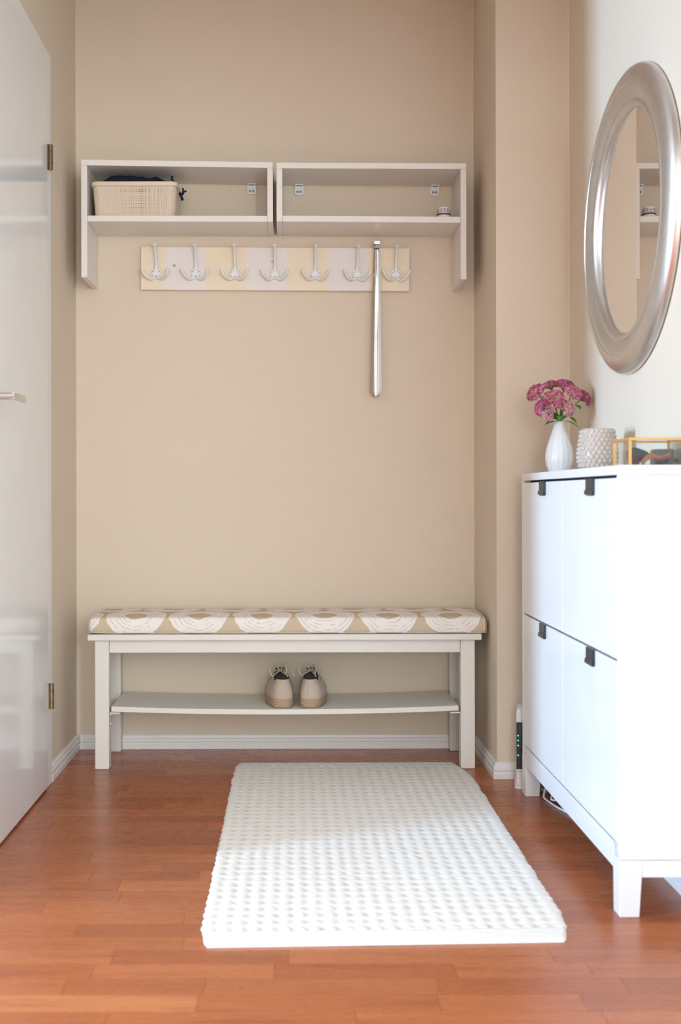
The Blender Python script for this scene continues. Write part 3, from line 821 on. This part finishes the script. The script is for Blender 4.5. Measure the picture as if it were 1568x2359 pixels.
# ------------------------------------------------------------------ rug
def rug():
    x0, x1, y0, y1 = -0.176, 0.540, 2.112, 3.556
    root = thing('rug', ((x0 + x1) / 2, (y0 + y1) / 2, 0), 'white chunky woven cotton rug lying on the laminate floor', 'rug')
    px, py = 0.0295, 0.036
    hem = 0.062
    def build(name, ya, yb, field):
        nx = 236; ny = max(4, int((yb - ya) / 0.0036))
        verts, faces, yarn = [], [], []
        for j in range(ny + 1):
            yy = ya + (yb - ya) * j / ny
            dF, dB = yy - y0, y1 - yy
            row = (yy - y0) / py
            inset = 0.016 * math.exp(-dF / 0.03) + 0.006 * math.exp(-dB / 0.03)
            el = 0.0042 * abs(math.sin(PI * row * 1.0)) * (1 if field else 0.2) + 0.004 * noise.noise(Vector((0, yy * 16, 1)))
            er = (0.3 if dB < 0.1 else 1) * 0.0042 * abs(math.sin(PI * row * 1.0 + 0.6)) * (1 if field else 0.2) + 0.004 * noise.noise(Vector((5, yy * 16, 1)))
            xa = x0 + inset + 0.004 - el + (0.006 * max(0, 1 - dB / 0.05)); xb = x1 - inset - 0.004 + er - (0.028 * max(0, 1 - dB / 0.20)) - 0.010 * max(0, 1 - dF / 0.15)
            skew = 0.012 * ((yy - y0) / (y1 - y0) - 1.0)
            for i in range(nx + 1):
                u = i / nx; x = xa + (xb - xa) * u
                # edges roll down to the floor
                de = min(u, 1 - u) * (xb - xa); dy = min(dF, dB)
                prof = math.sqrt(max(0.0, 1 - max(0, 1 - de / 0.008) ** 2)) * math.sqrt(max(0.0, 1 - max(0, 1 - dy / 0.006) ** 2))
                if field:
                    jx = 0.002 * noise.noise(Vector((x * 11, yy * 11, 3))); jy = 0.002 * noise.noise(Vector((x * 13, yy * 17, 8)))
                    gx = ((x - x0 + jx) / px + 0.5) % 1.0 - 0.5; gy = ((yy - (y0 + hem) + jy) / py + 0.22) % 1.0 - 0.5
                    keep = 0.75 + 0.5 * noise.noise(Vector((round((x - x0) / px) * 3.1, round((yy - y0) / py) * 2.7, 5)))
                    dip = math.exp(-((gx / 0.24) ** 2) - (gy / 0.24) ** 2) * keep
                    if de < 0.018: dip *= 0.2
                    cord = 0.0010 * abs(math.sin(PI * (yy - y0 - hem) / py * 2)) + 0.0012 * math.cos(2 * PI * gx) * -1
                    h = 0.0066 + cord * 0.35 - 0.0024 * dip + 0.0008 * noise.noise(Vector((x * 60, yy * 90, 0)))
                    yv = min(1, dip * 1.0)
                else:
                    h = 0.0060 + 0.0003 * math.sin(yy * 900) + 0.0006 * noise.noise(Vector((x * 30, yy * 60, 0))); yv = 0.0
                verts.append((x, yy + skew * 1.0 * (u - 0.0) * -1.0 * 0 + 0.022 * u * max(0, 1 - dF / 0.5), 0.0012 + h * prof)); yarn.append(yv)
        n = nx + 1
        for j in range(ny):
            for i in range(nx): faces.append((j * n + i, j * n + i + 1, (j + 1) * n + i + 1, (j + 1) * n + i))
        # underside skirt
        me = bpy.data.meshes.new(name)
        per = [i for i in range(n)] + [j * n + nx for j in range(1, ny + 1)] + [ny * n + i for i in range(nx - 1, -1, -1)] + [j * n for j in range(ny - 1, 0, -1)]
        b0 = len(verts); verts += [(verts[q][0], verts[q][1], 0.0004) for q in per]; yarn += [0] * len(per)
        for a in range(len(per)):
            b = (a + 1) % len(per); faces.append((per[b], per[a], b0 + a, b0 + b))
        faces.append(tuple(b0 + a for a in range(len(per)))[::-1])
        me.from_pydata(verts, [], faces)
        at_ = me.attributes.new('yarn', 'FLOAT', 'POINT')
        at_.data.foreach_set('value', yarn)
        for p in me.polygons: p.use_smooth = True
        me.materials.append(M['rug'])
        o = bpy.data.objects.new(name, me); COL.objects.link(o); put(o, root)
        return o
    build('hem', y0, y0 + hem, False)
    build('woven_field', y0 + hem, y1 - hem * 0.75, True)
    build('hem', y1 - hem * 0.75, y1, False)
rug()

# ------------------------------------------------------------------ shoe cabinet
CX, CB, CN, CF = 0.652, 0.8145, 2.262, 3.213
cab = thing('shoe_cabinet', (0.735, 2.7375, 0), 'white slim shoe cabinet with four tip-out fronts against the mirror wall', 'cabinet')
MB().box(CX, CB, CN, CF, 0.8803, 0.9000).build('top_panel', 'cab', cab, bevel=0.0015)
MB().box(CX, CB, CN, CN + 0.016, 0.1135, 0.8800).build('side_panel', 'cab', cab, bevel=0.001)
MB().box(CX, CB, CF - 0.016, CF, 0.1135, 0.8800).build('side_panel', 'cab', cab, bevel=0.001)
MB().box(CX + 0.022, CB - 0.004, CN + 0.0162, CF - 0.0162, 0.142, 0.8800).build('inner_case', 'gap', cab)
MB().box(CB - 0.0038, CB, CN + 0.0162, CF - 0.0162, 0.115, 0.8800).build('back_panel', 'cab', cab)
MID = 2.7375
rail = MB().box(CX, CX + 0.018, CN + 0.046, CF - 0.046, 0.086, 0.1385).build('front_rail', 'cab', cab, bevel=0.001)
MB().box(CX, CB, CN + 0.0, CN + 0.016, 0.079, 0.1125).build('side_rail', 'cab', cab, bevel=0.001)
MB().box(CX + 0.046, CB, CF - 0.016, CF, 0.079, 0.1125).build('side_rail', 'cab', cab, bevel=0.001)
MB().box(CX + 0.0185, CB - 0.001, CN + 0.0162, CF - 0.0162, 0.114, 0.141).build('bottom_panel', 'cab', cab)
def leg(y0, y1, x0, x1, top, tx, ty):
    MB().hexa([(x0, y0, 0), (x1 - tx, y0, 0), (x1 - tx, y1 - ty, 0), (x0, y1 - ty, 0), (x0, y0, top), (x1, y0, top), (x1, y1, top), (x0, y1, top)]).build('leg', 'cab', cab, bevel=0.0012)
leg(CN - 0.0006, CN + 0.046, CX - 0.0006, CX + 0.046, 0.1128, 0.007, 0.004)
MB().hexa([(CX - 0.0006, CF - 0.042, 0), (CX + 0.039, CF - 0.042, 0), (CX + 0.039, CF + 0.0006, 0), (CX - 0.0006, CF + 0.0006, 0), (CX - 0.0006, CF - 0.046, 0.1128), (CX + 0.046, CF - 0.046, 0.1128), (CX + 0.046, CF + 0.0006, 0.1128), (CX - 0.0006, CF + 0.0006, 0.1128)]).build('leg', 'cab', cab, bevel=0.0012)
for (ya, yb, hyc) in ((CN + 0.0166, MID - 0.001, 2.471), (MID + 0.001, CF - 0.0166, 2.940)):
    for (za, zb) in ((0.5105, 0.8745), (0.1425, 0.5060)):
        d = MB().box(CX, CX + 0.018, ya, yb, za, zb).build('door', 'cab', cab, bevel=0.0015)
        # handle: black tab folded over the top edge of the front
        zt = zb + 0.0012; hw = 0.0295
        poly = [(hyc - hw, zt), (hyc - hw, zt - 0.030)] + [(hyc - hw + 0.007 - 0.007 * math.cos(q), zt - 0.030 - 0.007 * math.sin(q)) for q in (0.5, 1.0, PI / 2)] + [(hyc + hw - 0.007 + 0.007 * math.sin(q), zt - 0.030 - 0.007 * math.cos(q)) for q in (0, 0.5, 1.0)] + [(hyc + hw, zt - 0.030), (hyc + hw, zt)]
        h_ = MB().prism(poly, CX - 0.0055, CX - 0.0001, 'YZ').build('handle', 'black', d, bevel=0.0012)
        tag(h_, 'black tab handle')
        MB().loft([[(CX - 0.0053, hyc - hw + 0.002, zt - 0.022), (CX - 0.0053, hyc + hw - 0.002, zt - 0.022), (CX - 0.0053, hyc + hw - 0.002, zt - 0.035), (CX - 0.0053, hyc - hw + 0.002, zt - 0.035)],
                   [(CX - 0.0085, hyc - hw + 0.003, zt - 0.025), (CX - 0.0085, hyc + hw - 0.003, zt - 0.025), (CX - 0.0095, hyc + hw - 0.003, zt - 0.034), (CX - 0.0095, hyc - hw + 0.003, zt - 0.034)]]).build('grip_lip', 'black', h_, bevel=0.0008)

# ------------------------------------------------------------------ mirror
MY, MZ = 2.755, 1.500
mir = thing('wall_mirror', (WR, MY, MZ), 'round wall mirror with a wide brushed silver frame above the shoe cabinet', 'mirror')
prof = [(0.362, 0.0005), (0.366, 0.004), (0.3655, 0.012), (0.361, 0.0195), (0.352, 0.026), (0.340, 0.031), (0.328, 0.0335), (0.3215, 0.0335), (0.3195, 0.0312), (0.317, 0.0318), (0.310, 0.0300), (0.300, 0.0258), (0.291, 0.0210), (0.2865, 0.0195), (0.2845, 0.0215), (0.280, 0.0235), (0.2745, 0.0225), (0.270, 0.0185), (0.2665, 0.0130), (0.2650, 0.0085), (0.2650, 0.0005)]
m = MB(); rings = []
SEG = 128
for j in range(SEG):
    a = 2 * PI * j / SEG
    rings.append([(WR - d - 0.0004, MY + r_ * math.cos(a), MZ + r_ * math.sin(a)) for r_, d in prof])
rings.append(rings[0])
m.loft(rings, closed=True, caps=False).build('frame', 'silver', mir, smooth=True, auto=True)
MB().lathe([(0.2648, -0.0070), (0.2648, -0.0094)], 96, (WR, MY, MZ), 'X').build('mirror_glass', 'mirrorglass', mir)
tag(mir.children[0], 'wide brushed silver frame')

# ------------------------------------------------------------------ vase with sedum
VX, VY, VZ = 0.735, 3.116, 0.9005
vase = thing('vase', (VX, VY, VZ), 'white ribbed ceramic bottle vase on the far end of the cabinet', 'vase')
vp = catmull([(0.024, 0.0, 0), (0.0285, 0.003, 0), (0.0355, 0.022, 0), (0.0384, 0.043, 0), (0.0355, 0.066, 0), (0.0275, 0.092, 0), (0.0195, 0.115, 0), (0.0155, 0.130, 0), (0.0138, 0.1415, 0)], 6)
rings = []; SEG = 96; NR = 16
for p in vp:
    ring = []
    for j in range(SEG):
        a = 2 * PI * j / SEG
        amp = 0.030 * min(1, p.y / 0.01) * (1 - 0.75 * max(0, (p.y - 0.07) / 0.07))
        r_ = p.x * (1 - amp + amp * abs(math.cos(NR * a / 2)) ** 0.6 * 1.0)
        ring.append((VX + r_ * math.cos(a), VY + r_ * math.sin(a), VZ + p.y))
    rings.append(ring)
for r_, z_ in ((0.0122, 0.1418), (0.0112, 0.138), (0.0125, 0.12), (0.020, 0.09), (0.026, 0.05), (0.018, 0.006)):
    rings.append([(VX + r_ * math.cos(2 * PI * j / SEG), VY + r_ * math.sin(2 * PI * j / SEG), VZ + z_) for j in range(SEG)])
MB().loft(rings).build('vase_body', 'vase', vase, smooth=True)

def leaf_mesh(m, base, d, up, L, wdt, curl=0.3):
    d = Vector(d).normalized(); up = Vector(up); up = (up - d * up.dot(d)).normalized(); sd = d.cross(up)
    base = Vector(base); n = 7; rows = []
    for i in range(n + 1):
        t = i / n; w = wdt * math.sin(PI * min(1, t * 0.92 + 0.06)) ** 0.8; c = base + d * L * t - up * curl * L * t * t
        rows.append([c - sd * w + up * w * 0.25, c, c + sd * w + up * w * 0.25])
    i0 = len(m.v)
    for r_ in rows: m.v += [tuple(p) for p in r_]
    nb_ = len(m.v) - i0
    for r_ in rows: m.v += [tuple(p - up * 0.0006) for p in r_]
    for i in range(n):
        for j in range(2):
            a = i0 + i * 3 + j; m.f.append((a, a + 1, a + 4, a + 3)); b = a + nb_; m.f.append((b, b + 3, b + 4, b + 1))
    for i in range(n):
        a = i0 + i * 3; m.f.append((a, a + 3, a + 3 + nb_, a + nb_)); a += 2; m.f.append((a, a + nb_, a + 3 + nb_, a + 3))

def floret_head(name, c, axis, R, cols, n, parent, seed, flat=0.55):
    rg = random.Random(seed); axis = Vector(axis).normalized()
    q = axis.to_track_quat('Z', 'Y').to_matrix()
    verts, faces, col = [], [], []
    for i in range(n):
        th = math.acos(1 - rg.random() * 0.92); ph = rg.random() * 2 * PI
        rad = R * (0.86 + 0.22 * rg.random())
        p = Vector((math.sin(th) * math.cos(ph) * rad, math.sin(th) * math.sin(ph) * rad, math.cos(th) * rad * flat))
        nn = (Vector((math.sin(th) * math.cos(ph) * 0.8, math.sin(th) * math.sin(ph) * 0.8, math.cos(th) + 0.35)) + Vector((rg.uniform(-.3, .3), rg.uniform(-.3, .3), 0))).normalized()
        P_ = Vector(c) + q @ p; N_ = q @ nn
        t1 = N_.orthogonal().normalized(); t2 = N_.cross(t1)
        ps = rg.uniform(0.0034, 0.0052); rot = rg.random() * 2 * PI
        tint = rg.choice(cols); bri = rg.uniform(0.75, 1.2)
        i0 = len(verts)
        verts.append(tuple(P_ - N_ * 0.0022)); col.append((tint[0] * 0.55, tint[1] * 0.6, tint[2] * 0.55, 1))
        for k_ in range(10):
            a = rot + 2 * PI * k_ / 10; rr_ = ps if k_ % 2 == 0 else ps * 0.42; hh = 0.0012 if k_ % 2 == 0 else 0.0
            verts.append(tuple(P_ + (t1 * math.cos(a) + t2 * math.sin(a)) * rr_ + N_ * hh)); col.append((min(1, tint[0] * bri), min(1, tint[1] * bri), min(1, tint[2] * bri), 1))
        verts.append(tuple(P_ + N_ * 0.0018)); col.append((min(1, tint[0] * 0.75), tint[1] * 0.55, tint[2] * 0.65, 1))
        for k_ in range(10):
            a, b = i0 + 1 + k_, i0 + 1 + (k_ + 1) % 10
            faces.append((i0 + 11, a, b)); faces.append((i0, b, a))
    me = bpy.data.meshes.new(name); me.from_pydata(verts, [], faces)
    ca = me.color_attributes.new('tint', 'FLOAT_COLOR', 'POINT')
    for i, c_ in enumerate(col): ca.data[i].color = c_
    me.materials.append(M['floret'])
    o = bpy.data.objects.new(name, me); COL.objects.link(o); put(o, parent); o['kind'] = 'stuff'
    return o
lin = lambda *a: srgb(*a)[:3]
PINK = [lin(206, 104, 140), lin(192, 84, 120), lin(218, 126, 158), lin(176, 70, 100), lin(228, 150, 174), lin(190, 150, 110)]
DEEP = [lin(180, 72, 106), lin(162, 60, 90), lin(196, 96, 126), lin(206, 122, 150)]
PALE = [lin(226, 168, 176), lin(214, 150, 160), lin(206, 190, 150), lin(200, 130, 145), lin(230, 190, 190)]
MAG = [lin(208, 104, 154), lin(198, 90, 138), lin(218, 130, 170)]
def px2(px, py, yy): return ((px - 670) * yy / 2620.0, yy, H + (1142 - py) * yy / 2620.0)
heads = [  # px x, y, depth, radius, axis, colours, label
    (1233, 905, 3.095, 0.0215, (-0.75, -0.45, 0.55), PINK, 'pink sedum head leaning furthest left in the white vase'),
    (1268, 889, 3.135, 0.0185, (-0.30, -0.20, 0.95), PINK, 'pink sedum head at the top left of the bouquet'),
    (1302, 890, 3.115, 0.0225, (0.20, -0.35, 0.90), DEEP, 'deep raspberry sedum head at the top of the bouquet'),
    (1277, 921, 3.068, 0.0240, (-0.10, -0.85, 0.50), PINK, 'largest pink sedum head at the centre front of the bouquet'),
    (1248, 940, 3.085, 0.0185, (-0.70, -0.60, 0.25), MAG, 'magenta sedum head hanging at the lower left of the bouquet'),
    (1262, 957, 3.068, 0.0125, (-0.45, -0.85, 0.05), PALE, 'small pale pink sedum head just above the vase neck'),
    (1322, 906, 3.085, 0.0200, (0.40, -0.65, 0.65), PINK, 'pink sedum head right of the bouquet centre'),
    (1347, 918, 3.115, 0.0190, (0.85, -0.30, 0.45), DEEP, 'deep pink sedum head drooping furthest right'),
    (1310, 942, 3.066, 0.0170, (0.45, -0.80, 0.15), PALE, 'dusty pale sedum head at the lower right of the bouquet'),
]
neck = Vector((VX, VY, VZ + 0.1415))
for i, (px, py, yy, R_, ax_, cols, lab) in enumerate(heads):
    R_ *= 1.22
    c = Vector(px2(px, py, yy)); axv = Vector(ax_).normalized()
    rootp = neck + Vector((0.006 * math.cos(i * 2.4), 0.006 * math.sin(i * 2.4), -0.045))
    fl_ = thing('sedum_flower', rootp, lab, 'flower', 'sedum flowers in the white vase')
    base = c - axv * R_ * 0.65
    m = MB(); mid = rootp.lerp(neck, 0.9) * 0.5 + base * 0.5; mid = Vector((neck.x * 0.55 + base.x * 0.45, neck.y * 0.55 + base.y * 0.45, neck.z * 0.55 + base.z * 0.45 + 0.004))
    nk = neck + Vector((0.005 * math.cos(i * 2.4), 0.005 * math.sin(i * 2.4), 0))
    m.tube(catmull([rootp, nk, mid, base], 5), 0.0017, 6)
    m.build('stem', 'stem', fl_, smooth=True)
    m = MB(); rg = random.Random(i)
    for q in range(14):   # branching pedicels under the dome
        a = 2 * PI * q / 14; o_ = axv.orthogonal().normalized(); o2 = axv.cross(o_)
        e = c + (o_ * math.cos(a) + o2 * math.sin(a)) * R_ * rg.uniform(0.4, 0.8) - axv * R_ * 0.05
        m.tube([base, base.lerp(e, 0.5) + axv * 0.001, e], 0.0009, 5)
    m.build('pedicels', 'stem', fl_)
    floret_head('flower_head', c - axv * R_ * 0.2, axv, R_, cols, int(150 * (R_ / 0.02) ** 2), fl_, 100 + i, 0.72)
LV = [  # leaves: root px, direction, length, width, owner
    ((1284, 968), 3.090, (-0.7, -0.5, 0.25), 0.028, 0.0095), ((1296, 968), 3.095, (0.35, -0.7, 0.45), 0.026, 0.0085), ((1277, 972), 3.105, (-0.9, -0.2, -0.05), 0.024, 0.006),
    ((1301, 971), 3.10, (0.95, -0.25, -0.18), 0.036, 0.0035), ((1312, 962), 3.085, (0.7, -0.4, -0.45), 0.022, 0.0055), ((1290, 962), 3.085, (0.1, -0.3, 0.9), 0.034, 0.0095),
    ((1326, 935), 3.075, (0.5, -0.5, -0.3), 0.016, 0.0065), ((1240, 918), 3.085, (0.4, -0.6, 0.3), 0.014, 0.006), ((1281, 893), 3.105, (-0.2, -0.6, 0.4), 0.016, 0.006),
    ((1283, 970), 3.088, (-0.35, -0.5, 0.9), 0.034, 0.010), ((1294, 971), 3.090, (0.45, -0.45, 0.9), 0.032, 0.010), ((1287, 972), 3.082, (-0.05, -0.75, 0.6), 0.028, 0.011), ((1305, 934), 3.078, (0.2, -0.7, 0.3), 0.016, 0.008), ((1258, 936), 3.072, (-0.3, -0.7, 0.2), 0.016, 0.008)]
kids = [o for o in bpy.data.objects if o.name.startswith('sedum_flower')]
own = [5, 8, 4, 7, 8, 3, 6, 0, 1, 4, 6, 3, 8, 4]
for (pp, yy, d, L, w_), oi in zip(LV, own):
    m = MB(); leaf_mesh(m, px2(pp[0], pp[1], yy), d, (0, -0.3, 1), L * 1.15, w_ * 1.3)
    m.build('leaf', 'leafg', kids[oi], smooth=True)

# ------------------------------------------------------------------ candle holder (pressed glass)
GX, GY, GZ = 0.7400, 2.746, 0.9006
ch = thing('candle_holder', (GX, GY, GZ), 'peach hobnail glass candle holder between the vase and glass box', 'candle holder')
gp = catmull([(0.030, 0.0, 0), (0.040, 0.004, 0), (0.0455, 0.016, 0), (0.0475, 0.034, 0), (0.0460, 0.052, 0), (0.0425, 0.074, 0), (0.0385, 0.099, 0)], 4)
SEG = 64; rings = []
for p in gp: rings.append([(GX + p.x * math.cos(2 * PI * j / SEG), GY + p.x * math.sin(2 * PI * j / SEG), GZ + p.y) for j in range(SEG)])
for p in reversed(gp[3:]): rings.append([(GX + (p.x - 0.003) * math.cos(2 * PI * j / SEG), GY + (p.x - 0.003) * math.sin(2 * PI * j / SEG), GZ + max(p.y, 0.006)) for j in range(SEG)])
MB().loft(rings).build('glass_body', 'peach', ch, smooth=True)
m = MB()
def rad_at(z):
    for a, b in zip(gp, gp[1:]):
        if a.y <= z <= b.y: return a.x + (b.x - a.x) * (z - a.y) / max(1e-6, b.y - a.y)
    return gp[-1].x
NRW, NCB = 9, 24
for r_ in range(NRW):
    z_ = 0.010 + r_ * 0.0102; R_ = rad_at(z_)
    for q in range(NCB):
        a = 2 * PI * (q + 0.5 * (r_ % 2)) / NCB
        m.sphere((GX + (R_ - 0.0006) * math.cos(a), GY + (R_ - 0.0006) * math.sin(a), GZ + z_), 0.0046, 10, 6, (1, 1, 1.05))
hb = m.build('hobnails', 'peach', ch, smooth=True); hb['kind'] = 'stuff'

# ------------------------------------------------------------------ brass-edged glass box with small belongings
QX0, QX1, QY0, QY1, QZ0, QZ1 = 0.690, 0.812, 2.322, 2.440, 0.9006, 0.9575
gb = thing('glass_box', ((QX0 + QX1) / 2, (QY0 + QY1) / 2, QZ0), 'small brass-edged glass display box on the near end of the cabinet', 'box')
e = 0.0028
def bar(x0, x1, y0, y1, z0, z1): MB().box(x0, x1, y0, y1, z0, z1).build('brass_edge', 'brass', gb, bevel=0.0006)
for x in (QX0, QX1 - 2 * e):
    for y_ in (QY0, QY1 - 2 * e): bar(x, x + 2 * e, y_, y_ + 2 * e, QZ0, QZ1 - 2 * e - 0.0001)
for z_ in (QZ1 - 2 * e,):
    for y_ in (QY0, QY1 - 2 * e): bar(QX0, QX1, y_, y_ + 2 * e, z_, z_ + 2 * e)
    for x in (QX0, QX1 - 2 * e): bar(x, x + 2 * e, QY0 + 2 * e + 0.0001, QY1 - 2 * e - 0.0001, z_, z_ + 2 * e)
def pane(*b): MB().box(*b).build('glass_pane', 'pane', gb)
t = 0.0012
pane(QX0 + 2 * e, QX1 - 2 * e, QY0 + e, QY0 + e + t, QZ0 + 0.002, QZ1 - 2 * e); pane(QX0 + 2 * e, QX1 - 2 * e, QY1 - e - t, QY1 - e, QZ0 + 0.002, QZ1 - 2 * e)
pane(QX0 + e, QX0 + e + t, QY0 + 2 * e, QY1 - 2 * e, QZ0 + 0.002, QZ1 - 2 * e); pane(QX1 - e - t, QX1 - e, QY0 + 2 * e, QY1 - 2 * e, QZ0 + 0.002, QZ1 - 2 * e)
pane(QX0 + 2 * e, QX1 - 2 * e, QY0 + 2 * e, QY1 - 2 * e, QZ1 - e - t, QZ1 - e)
MB().box(QX0 + e, QX1 - e, QY0 + e, QY1 - e, QZ0, QZ0 + 0.0018).build('box_floor', 'greybox', gb)
Z0 = QZ0 + 0.0022
# sunglasses standing behind
sg = thing('sunglasses', (0.722, 2.385, Z0), 'dark smoked sunglasses inside the glass box', 'sunglasses')
poly = [(0.706, Z0 + 0.008), (0.704, Z0 + 0.024), (0.710, Z0 + 0.033), (0.722, Z0 + 0.035), (0.742, Z0 + 0.028), (0.752, Z0 + 0.021), (0.744, Z0 + 0.012), (0.728, Z0 + 0.004), (0.714, Z0 + 0.003)]
MB().prism(poly, 2.381, 2.384).build('lens', 'smoke', sg, bevel=0.0008)
MB().tube([(a, 2.3825, b) for a, b in poly[1:6]], 0.0018, 8).build('frame_rim', 'navy', sg, smooth=True)
MB().tube(catmull([(0.704, 2.382, Z0 + 0.026), (0.702, 2.36, Z0 + 0.025), (0.703, 2.345, Z0 + 0.018)], 5), 0.0018, 8).build('temple', 'navy', sg, smooth=True)
# tan leather strap
rings = []
pts = catmull([(0.726, 2.352, Z0 + 0.004), (0.734, 2.350, Z0 + 0.014), (0.746, 2.350, Z0 + 0.018), (0.760, 2.352, Z0 + 0.015), (0.776, 2.354, Z0 + 0.018), (0.784, 2.356, Z0 + 0.022)], 5)
for i, p in enumerate(pts):
    t_ = i / (len(pts) - 1); h_ = 0.0075 - 0.0045 * t_
    rings.append([(p.x, p.y - 0.006, p.z - h_), (p.x, p.y - 0.0075, p.z), (p.x, p.y - 0.006, p.z + h_ * .7), (p.x, p.y + 0.006, p.z + h_ * .7), (p.x, p.y + 0.0075, p.z), (p.x, p.y + 0.006, p.z - h_)])
for r_ in rings:
    for j, q in enumerate(r_): r_[j] = (q[0], q[1], max(q[2], Z0 + 0.0003))
tag(MB().loft(rings).build('leather_strap', 'leather', smooth=True, auto=True), 'tan leather strap curled inside the glass box', 'strap')
wt = thing('wristwatch', (0.790, 2.358, Z0), 'dark wristwatch lying beside the tan strap in the glass box', 'watch')
MB().lathe([(0.013, 0.001), (0.0135, 0.004), (0.0115, 0.008), (0.003, 0.0082)], 28, (0.787, 2.350, Z0 + 0.004)).build('watch_case', 'smoke', wt, smooth=True, auto=True)
MB().tube(catmull([(0.776, 2.345, Z0 + 0.006), (0.765, 2.343, Z0 + 0.0045), (0.752, 2.340, Z0 + 0.003)], 5), 0.0028, 8).build('watch_strap', 'routerb', wt, smooth=True)
tag(MB().box(0.7655, 0.8055, 2.392, 2.428, Z0, Z0 + 0.034).build('metal_case', 'greybox', bevel=0.003), 'grey metal case at the right of the glass box', 'case')
tag(MB().box(0.700, 0.716, 2.333, 2.3395, Z0, Z0 + 0.008).build('lip_balm', 'darkred', bevel=0.0028, seg=3), 'dark red lip balm stick in the glass box corner', 'lip balm')

# ------------------------------------------------------------------ router on the floor behind the cabinet
RX0, RX1, RYn, RYf = 0.651, 0.695, 3.262, 3.352
ro = thing('wifi_router', (0.651, 3.262, 0), 'upright white router with black light panel behind the cabinet', 'router')
def rrect(x0, x1, y0, y1, r, z, n=5):
    ring = []
    for cx, cy, a0 in ((x1 - r, y0 + r, -PI / 2), (x1 - r, y1 - r, 0), (x0 + r, y1 - r, PI / 2), (x0 + r, y0 + r, PI)):
        for q in range(n + 1):
            a = a0 + PI / 2 * q / n; ring.append((cx + r * math.cos(a), cy + r * math.sin(a), z))
    return ring
MB().loft([rrect(RX0 - 0.005, RX1 + 0.005, RYn - 0.006, RYf + 0.004, 0.010, 0.0003), rrect(RX0 - 0.005, RX1 + 0.005, RYn - 0.006, RYf + 0.004, 0.010, 0.006), rrect(RX0 - 0.003, RX1 + 0.003, RYn - 0.004, RYf + 0.002, 0.009, 0.008)]).build('stand', 'routerw', ro, smooth=True, auto=True)
def arch(y):
    pts = [(RX0, 0.0082), (RX1, 0.0082)]; rad = (RX1 - RX0) / 2; zc = 0.235 - rad
    return [(x, y, z) for x, z in pts] + [((RX0 + RX1) / 2 + rad * math.cos(a), y, zc + rad * 0.9 * math.sin(a)) for a in [PI * q / 12 for q in range(13)]]
MB().loft([arch(RYn), arch(RYf)]).build('router_body', 'routerw', ro, bevel=0.002)
MB().box(RX0 + 0.0004, RX1 - 0.0004, RYn - 0.0018, RYn - 0.0002, 0.0560, 0.190).build('light_panel', 'routerb', ro, bevel=0.0005)
MB().box(RX0 + 0.001, RX1 - 0.001, RYn - 0.0012, RYn - 0.0002, 0.0485, 0.0492).build('seam', 'screw', ro)
for zz in (0.152, 0.138, 0.1235, 0.0955):
    l_ = MB().lathe([(0.0024, 0), (0.0020, 0.0006)], 12, (0.6562, RYn - 0.0018, zz), 'Y').build('indicator_light', 'led', ro)
ro.rotation_euler = (0, 0, -0.2); ro.location = (0.6435, 3.258, 0)
tag(MB().tube(catmull([(0.712, 3.235, 0.0035), (0.715, 3.20, 0.0035), (0.712, 3.168, 0.030), (0.703, 3.155, 0.022), (0.696, 3.139, 0.0075), (0.6996, 3.117, 0.0035), (0.7106, 3.052, 0.0035), (0.724, 3.005, 0.0035), (0.742, 2.93, 0.0035), (0.765, 2.80, 0.0035)], 8), 0.0030, 8).build('power_cable', 'cable', smooth=True), 'white cable trailing out under the far end of the shoe cabinet', 'cable')
tag(MB().tube(catmull([(0.745, 3.15, 0.045), (0.735, 3.125, 0.040), (0.718, 3.112, 0.030), (0.710, 3.105, 0.018), (0.7075, 3.094, 0.0115), (0.722, 3.085, 0.011), (0.742, 3.070, 0.011), (0.765, 3.04, 0.006), (0.775, 3.0, 0.0035)], 8), 0.0026, 8).build('data_cable', 'cable', smooth=True), 'thinner white cable looped under the shoe cabinet behind the leg', 'cable')
